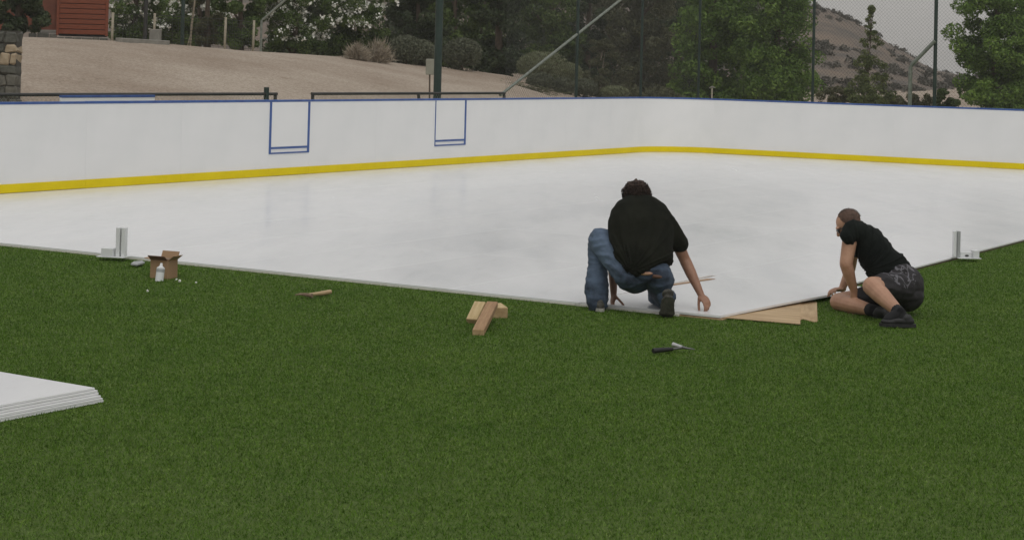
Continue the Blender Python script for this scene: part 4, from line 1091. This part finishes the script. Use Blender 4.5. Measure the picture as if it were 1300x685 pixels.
def man_one():
    c = empty('person', G(815, 400), 0, label='man crouching with his back turned, in black shirt and blue jeans', cat='person'); c.location = (0, 0, 0)
    pel = D(818, 344, 13.62); chest = D(815, 296, 13.80); neck = D(809, 262, 13.90); hd = D(808, 248, 14.02)
    shL = D(785, 281, 13.90); shR = D(847, 281, 13.84)
    hipL = D(801, 347, 13.66); hipR = D(836, 349, 13.64)
    kL = D(762, 304, 13.98); aL = D(759, 386, 13.80); kR = D(836, 374, 14.02); aR = D(848, 379, 13.52)
    elL = D(778, 334, 14.06); wL = D(779, 372, 13.98); elR = D(870, 331, 13.88); wR = D(890, 374, 13.74)
    spine = (neck-pel).normalized()
    bm = bmesh.new()
    fr = frame(X_, spine)
    ell(bm, pel, fr, .145, .095, .10); ell(bm, pel.lerp(chest, .5), fr, .155, .11, .16); ell(bm, chest, fr, .175, .115, .17)
    limb(bm, shL, .065, shR, .065); limb(bm, neck-spine*.06, .062, hd-Z_*.03, .055)
    limb(bm, shR, .058, elR, .043); limb(bm, elR, .045, elR.lerp(wR, .35), .043); limb(bm, elR.lerp(wR, .35), .043, wR, .026)
    limb(bm, shL, .055, elL, .042); limb(bm, elL, .043, wL, .026)
    limb(bm, hipL, .075, kL, .058); limb(bm, kL, .048, aL, .036); limb(bm, hipR, .060, kR, .058); limb(bm, kR, .056, aR, .038)
    limb(bm, aL, .036, aL+Vector((.0, .12, -.05)), .03); limb(bm, aR, .036, aR+Vector((0, .03, -.12)), .03)
    hand(bm, wR, D(903, 391, 13.64)-wR, (.05, .25, -1), -1, curl=(.55, .55, .4), thumb=(.25, 1.0), s=.98)
    hand(bm, wL, Vector((-.01, -.02, -.09)), (.9, .3, 0), 1, curl=(.25, .5, .4), thumb=(.5, .9), s=.95)
    head(bm, hd, (-.02, .80, -.60), (0, .6, .8), .98)
    remesh('body', bm, .0048, 3, SK['skin1'], c)
    # hair: a curly cap over the skull and nape
    bm = bmesh.new(); fr2 = frame(X_, Vector((0, .6, .8)))
    ell(bm, hd+Vector((0, -.015, .026)), fr2, .100, .112, .085); ell(bm, hd+Vector((0, -.045, -.01)), fr2, .094, .075, .075)
    ell(bm, hd+Vector((-.055, -.01, .0)), fr2, .05, .06, .06); ell(bm, hd+Vector((.055, -.01, .0)), fr2, .05, .06, .06)
    def curls(p):
        v = p*34; return .017*(noise.noise(v)*1.2+noise.noise(v*2.1)*.8)
    remesh('hair', bm, .005, 1, SK['hair1'], c, curls)
    V = []; Fc = []; cc_ = hd+Vector((0, -.02, .010))
    for _ in range(5200):
        d = Vector((random.gauss(0, 1), random.gauss(0, 1), random.gauss(0, 1))).normalized()
        if d.y > .45 and d.z < .55 or d.z < -.75: continue
        p = cc_+Vector((d.x*.104, d.y*.118, d.z*.094))*(random.uniform(.88, 1.04)+.13*noise.noise(d*3.1))+Vector((0, -.012, 0)); t1_ = d.orthogonal().normalized(); t1_.rotate(Matrix.Rotation(random.uniform(0, 6.3), 3, d))
        q1 = p+t1_*.010+d*.009; q2 = q1+(d.cross(t1_))*.010+d*.002; n_ = d.cross(t1_)*.0018; i = len(V)
        V += [p-n_, p+n_, q1+n_, q2]; Fc.append((i, i+1, i+2, i+3))
    mesh_np('hair_curls', V, Fc, c, SK['hair1'], kind='stuff')
    # shirt: one loft over the back, then the sleeves
    bm = bmesh.new()
    loft(bm, [(D(828, 345, 13.60), .175, .130), (D(824, 338, 13.62), .205, .146), (D(818, 324, 13.68), .228, .160), (D(816, 306, 13.75), .240, .162), (D(814, 288, 13.81), .25, .158), (D(813, 277, 13.85), .250, .142), (D(811, 267, 13.89), .222, .122), (D(810, 260, 13.93), .168, .100), (D(809, 255, 13.96), .105, .085), (D(809, 250, 13.98), .070, .072)], X_)
    limb(bm, shL+Vector((.02, -.02, -.005)), .085, shR+Vector((-.02, -.02, -.005)), .09)
    limb(bm, shR+Vector((-.03, 0, -.02)), .105, shR.lerp(elR, .54)+Vector((.012, 0, 0)), .082); limb(bm, shL+Vector((.02, 0, -.02)), .095, shL.lerp(elL, .5), .08)
    limb(bm, neck, .068, neck+(hd-neck)*.35, .066)
    remesh('shirt', bm, .007, 16, SK['shirt1'], c, wrinkles(.016, D(800, 345, 13.5), 15))
    bm = bmesh.new(); nn = neck+(hd-neck)*.42
    cir = [nn+frame(X_, (hd-neck)) @ Vector((math.cos(a)*.069, math.sin(a)*.069, .0)) for a in [i/16*6.283 for i in range(17)]]
    tube(bm, cir, .010, n=6, caps=False); build('collar', bm, SK['shirt1'], c, smooth=True)
    # jeans
    bm = bmesh.new()
    ell(bm, pel-Z_*.005, fr, .190, .142, .118); ell(bm, D(806, 356, 13.62), fr, .13, .13, .085); ell(bm, D(838, 356, 13.60), fr, .105, .13, .095)
    limb(bm, hipL+Vector((-.01, -.02, 0)), .122, kL+Vector((0, -.04, 0)), .096); limb(bm, kL+Vector((-.01, .01, 0)), .082, kL.lerp(aL, .42)+Vector((-.012, .02, 0)), .074); limb(bm, kL.lerp(aL, .42)+Vector((-.012, .02, 0)), .074, kL.lerp(aL, .78)+Vector((-.015, .01, 0)), .092); limb(bm, kL.lerp(aL, .78)+Vector((-.015, .01, 0)), .092, aL+Vector((.0, 0, .0)), .078)
    limb(bm, hipR, .105, kR, .080); limb(bm, kR, .085, aR.lerp(kR, .35), .078); limb(bm, aR.lerp(kR, .35), .078, aR.lerp(kR, .12), .074)
    remesh('jeans', bm, .007, 5, SK['jeans'], c, folds(.0085, (6, 6, 17), 8.))
    # strip of bare back above the belt
    bm = bmesh.new(); ell(bm, D(819, 346.3, 13.503), frame(X_, (0, -.25, 1)), .060, .026, .018); build('bare_back', bm, SK['skin2'], c, smooth=True)
    bm = bmesh.new(); tube(bm, [D(829, 350.5, 13.475), D(838, 351.5, 13.487), D(845, 351.5, 13.50)], .014, n=8); build('belt', bm, SK['belt'], c, smooth=True)
    # shoes
    hl = D(763, 396, 13.71); hl.z = .012; te = hl+Vector((-.05, .26, 0))
    bm = bmesh.new(); shoe(bm, hl, te, Z_); o = remesh('shoe', bm, .006, 2, SK['shoe1'], c)
    bm = bmesh.new(); sole(bm, hl, te, Z_); build('sole', bm, SK['sole'], o)
    # right foot stands on its toes, heel up
    hl = D(849, 378, 13.40); ball = D(847, 405, 13.46); ball.z = .035
    u_ = Vector((0, 1, -.15))
    bm = bmesh.new(); d_ = (ball-hl).normalized(); sx = d_.cross(u_).normalized(); fr = Matrix((sx, u_.normalized(), d_)).transposed()
    ell(bm, hl+d_*.035+Y_*.045, fr, .050, .048, .048); ell(bm, hl.lerp(ball, .55)+Y_*.045, fr, .053, .042, .10); ell(bm, ball+Y_*.05, fr, .060, .05, .04)
    ell(bm, ball+Vector((0, .10, .004)), frame(X_, Z_), .048, .065, .034); ell(bm, hl+Y_*.075+Z_*.02, fr, .045, .05, .045)
    o = remesh('shoe', bm, .006, 2, SK['shoe1'], c)
    bm = bmesh.new()
    prof = [(-.012, .026), (.02, .046), (.08, .044), (.13, .051), (.172, .056)]
    L_ = (ball-hl).length; pts = [(a*L_/.172, b) for a, b in prof]+[(a*L_/.172, -b) for a, b in reversed(prof)]
    lo = [bm.verts.new(hl+d_*a+sx*b+Y_*-.006) for a, b in pts]; hi = [bm.verts.new(hl+d_*a+sx*b+Y_*.016) for a, b in pts]
    bm.faces.new(lo); bm.faces.new(list(reversed(hi)))
    for i in range(len(pts)): j = (i+1) % len(pts); bm.faces.new((lo[j], lo[i], hi[i], hi[j]))
    bmesh.ops.recalc_face_normals(bm, faces=bm.faces); build('sole', bm, SK['shoe1'], o)
man_one()

def man_two():
    c = empty('person', G(1140, 410), 0, label='man in black shirt and printed black shorts sitting propped on one arm', cat='person'); c.location = (0, 0, 0)
    pel = D(1146, 363, 14.00); chest = D(1111, 317, 14.12); neck = D(1087, 292, 14.17); hd = D(1077, 285.5, 14.10)
    shN = D(1080, 297, 13.98); shF = D(1086, 298, 14.36)
    elN = D(1074, 335, 13.93); wN = D(1084, 368, 13.98); hN = D(1086, 392, 14.02)
    elF = D(1079, 342, 14.60); wF = D(1069, 366.5, 14.58)
    hipN = D(1146, 366, 13.86); kN = D(1107, 363, 13.62); aN = D(1142, 397, 13.30)
    hipF = D(1142, 372, 14.12); kF = D(1065, 383, 14.17); aF = D(1109, 394, 13.78)
    spine = (neck-pel).normalized()
    fr = frame(Y_, spine)
    bm = bmesh.new()
    ell(bm, pel, fr, .165, .12, .13); ell(bm, pel.lerp(chest, .5), fr, .15, .11, .16); ell(bm, chest, fr, .17, .115, .16)
    limb(bm, shN, .06, shF, .06); limb(bm, neck-spine*.05, .06, hd+Vector((.03, 0, -.03)), .055)
    limb(bm, shN, .060, elN, .050); limb(bm, elN, .050, elN.lerp(wN, .35), .048); limb(bm, elN.lerp(wN, .35), .048, wN, .030)
    limb(bm, shF, .055, elF, .044); limb(bm, elF, .043, wF, .028)
    limb(bm, hipN, .085, kN, .073); limb(bm, kN, .071, kN.lerp(aN, .35), .067); limb(bm, kN.lerp(aN, .35), .067, aN, .040)
    limb(bm, hipF, .085, kF, .072); limb(bm, kF, .072, kF.lerp(aF, .4), .068); limb(bm, kF.lerp(aF, .4), .068, aF, .040)
    limb(bm, aN, .034, aN+Vector((-.06, 0, -.03)), .03); limb(bm, aF, .034, aF+Vector((.08, -.04, -.02)), .03)
    limb(bm, wN, .028, D(1084, 385, 14.0), .026)
    hand(bm, D(1084, 385, 14.0), (-.35, .3, -.75), (.3, .3, -.6), 1, curl=(.3, .1, .1), thumb=(.7, .2))
    hand(bm, wF, D(1052, 367.5, 14.50)-wF, (.05, -.1, -1), -1, curl=(.35, .5, .4), thumb=(.5, .6), s=.95)
    f_ = Vector((-.80, .10, -.50)); u_ = Vector((-.45, .05, .85))
    frh, P = head(bm, hd, f_, u_, 1.0)
    remesh('body', bm, .005, 3, SK['skin2'], c)
    bm = bmesh.new(); ell(bm, P(0, -.020, .030), frh, .0785, .094, .088)
    cut = P(0, .045, .03); nrm = (P(0, 1, -.35)-P(0, 0, 0)).normalized()
    bmesh.ops.bisect_plane(bm, geom=bm.verts[:]+bm.edges[:]+bm.faces[:], plane_co=cut, plane_no=nrm, clear_outer=True)
    cut = P(0, 0, -.03); nrm = (P(0, .15, -1)-P(0, 0, 0)).normalized()
    bmesh.ops.bisect_plane(bm, geom=bm.verts[:]+bm.edges[:]+bm.faces[:], plane_co=cut, plane_no=nrm, clear_outer=True)
    build('hair', bm, SK['hair2'], c, smooth=True, label='very short reddish hair')
    V = []; Fc = []
    for _ in range(5000):
        d = Vector((random.gauss(0, 1), random.gauss(0, 1), random.gauss(0, 1))).normalized()
        if d.y > .55 or d.z < -.35-.2*d.y: continue
        p = P(d.x*.079, -.020+d.y*.095, .030+d.z*.089); q1 = P(d.x*.083, -.024+d.y*.099, .030+d.z*.093)+Vector((random.gauss(0, .003), random.gauss(0, .003), random.gauss(0, .003))); n_ = d.orthogonal()*.0014; i = len(V)
        V += [p-n_, p+n_, q1]; Fc.append((i, i+1, i+2))
    mesh_np('hair_stubble', V, Fc, c, SK['hair3'], kind='stuff')
    # glasses
    g_ = bmesh.new()
    for q_ in (-1, 1):
        ell(g_, P(q_*.034, .090, .000), frh, .030, .010, .019); tube(g_, [P(q_*.062, .086, .008), P(q_*.079, .05, .010), P(q_*.084, -.01, .004)], .0045, n=6)
    tube(g_, [P(-.02, .10, .006), P(.02, .10, .006)], .004, n=6); build('sunglasses', g_, SK['lens'], c, smooth=True)
    # shirt
    bm = bmesh.new(); wst = D(1126, 341, 14.05)
    loft(bm, [(D(1136, 354, 13.98), .19, .150), (D(1129, 345, 14.02), .205, .162), (D(1118, 331, 14.07), .200, .140), (D(1108, 317, 14.11), .205, .135), (D(1098, 304, 14.15), .215, .125), (D(1090, 295, 14.17), .190, .095), (D(1084, 289, 14.17), .10, .078)], Y_)
    limb(bm, shN+Vector((.03, .03, .0)), .080, shF, .07); limb(bm, D(1084, 292, 14.0), .082, D(1100, 304, 14.04), .10); limb(bm, D(1082, 292, 13.99), .078, D(1077.5, 300, 13.95), .066); limb(bm, shF, .075, shF.lerp(elF, .4), .07)
    limb(bm, neck-spine*.02, .066, neck+(hd-neck)*.25+Vector((.01, 0, -.0)), .062)
    remesh('shirt', bm, .006, 12, SK['shirt2'], c, wrinkles(.014, D(1098, 345, 13.9), 15))
    bm = bmesh.new()
    ell(bm, D(1144, 364, 13.98), fr, .205, .175, .165); ell(bm, D(1149, 374, 13.98), frame(X_, Z_), .135, .20, .125); ell(bm, D(1136, 352, 13.97), fr, .19, .15, .09)
    limb(bm, hipN+Vector((-.02, 0, 0)), .125, hipN.lerp(kN, .70), .098); limb(bm, hipF, .12, hipF.lerp(kF, .62), .090)
    remesh('shorts', bm, .007, 12, shorts_mat(D(1136, 345, 13.83)), c, folds(.010, (8, 8, 12), 1.))
    bm = bmesh.new(); limb(bm, aN.lerp(kN, .13), .045, aN, .046); limb(bm, aN, .046, aN+Vector((.02, 0, -.045)), .046); limb(bm, aN, .044, aN+Vector((-.08, 0, -.05)), .040); build('sock', bm, SK['sock'], c, smooth=True)
    bm = bmesh.new(); limb(bm, aF.lerp(kF, .13), .047, aF, .047); limb(bm, aF, .047, aF+Vector((.07, -.04, -.02)), .042); build('sock', bm, SK['sock'], c, smooth=True)
    hl = D(1161, 412, 13.27); hl.z = .016; te = D(1117, 413, 13.30); te.z = .016
    bm = bmesh.new(); shoe(bm, hl, te, Z_*1, .88); o = remesh('shoe', bm, .006, 3, SK['blackshoe'], c)
    bm = bmesh.new(); sole(bm, hl, te, Z_, .88); build('sole', bm, SK['blackshoe'], o)
    hl = aF+Vector((.0, -.02, -.05)); te = hl+Vector((.20, -.10, .01))
    bm = bmesh.new(); shoe(bm, hl, te, Vector((.1, -.5, .8))); o = remesh('shoe', bm, .006, 2, SK['blackshoe'], c)
    bm = bmesh.new(); sole(bm, hl, te, Vector((.1, -.5, .8))); build('sole', bm, SK['blackshoe'], o)
man_two()


# ------------------------------------------------------------------ haze (smoky air): one box round everything
bm = bmesh.new(); box(bm, -960, 960, -360, 1560, -1.2, 18)
me = bpy.data.meshes.new('haze'); bm.to_mesh(me); bm.free()
m = bpy.data.materials.new('smoky_air'); m.use_nodes = True; t = m.node_tree; t.nodes.clear()
v_ = t.nodes.new('ShaderNodeVolumePrincipled'); v_.inputs['Density'].default_value = .0007; v_.inputs['Color'].default_value = (.93, .91, .88, 1); v_.inputs['Anisotropy'].default_value = 0
oo = t.nodes.new('ShaderNodeOutputMaterial'); t.links.new(v_.outputs[0], oo.inputs['Volume'])
link_mesh('haze', me, None, [m], kind='stuff', label='thin smoky haze hanging in the air over the whole place', cat='haze')
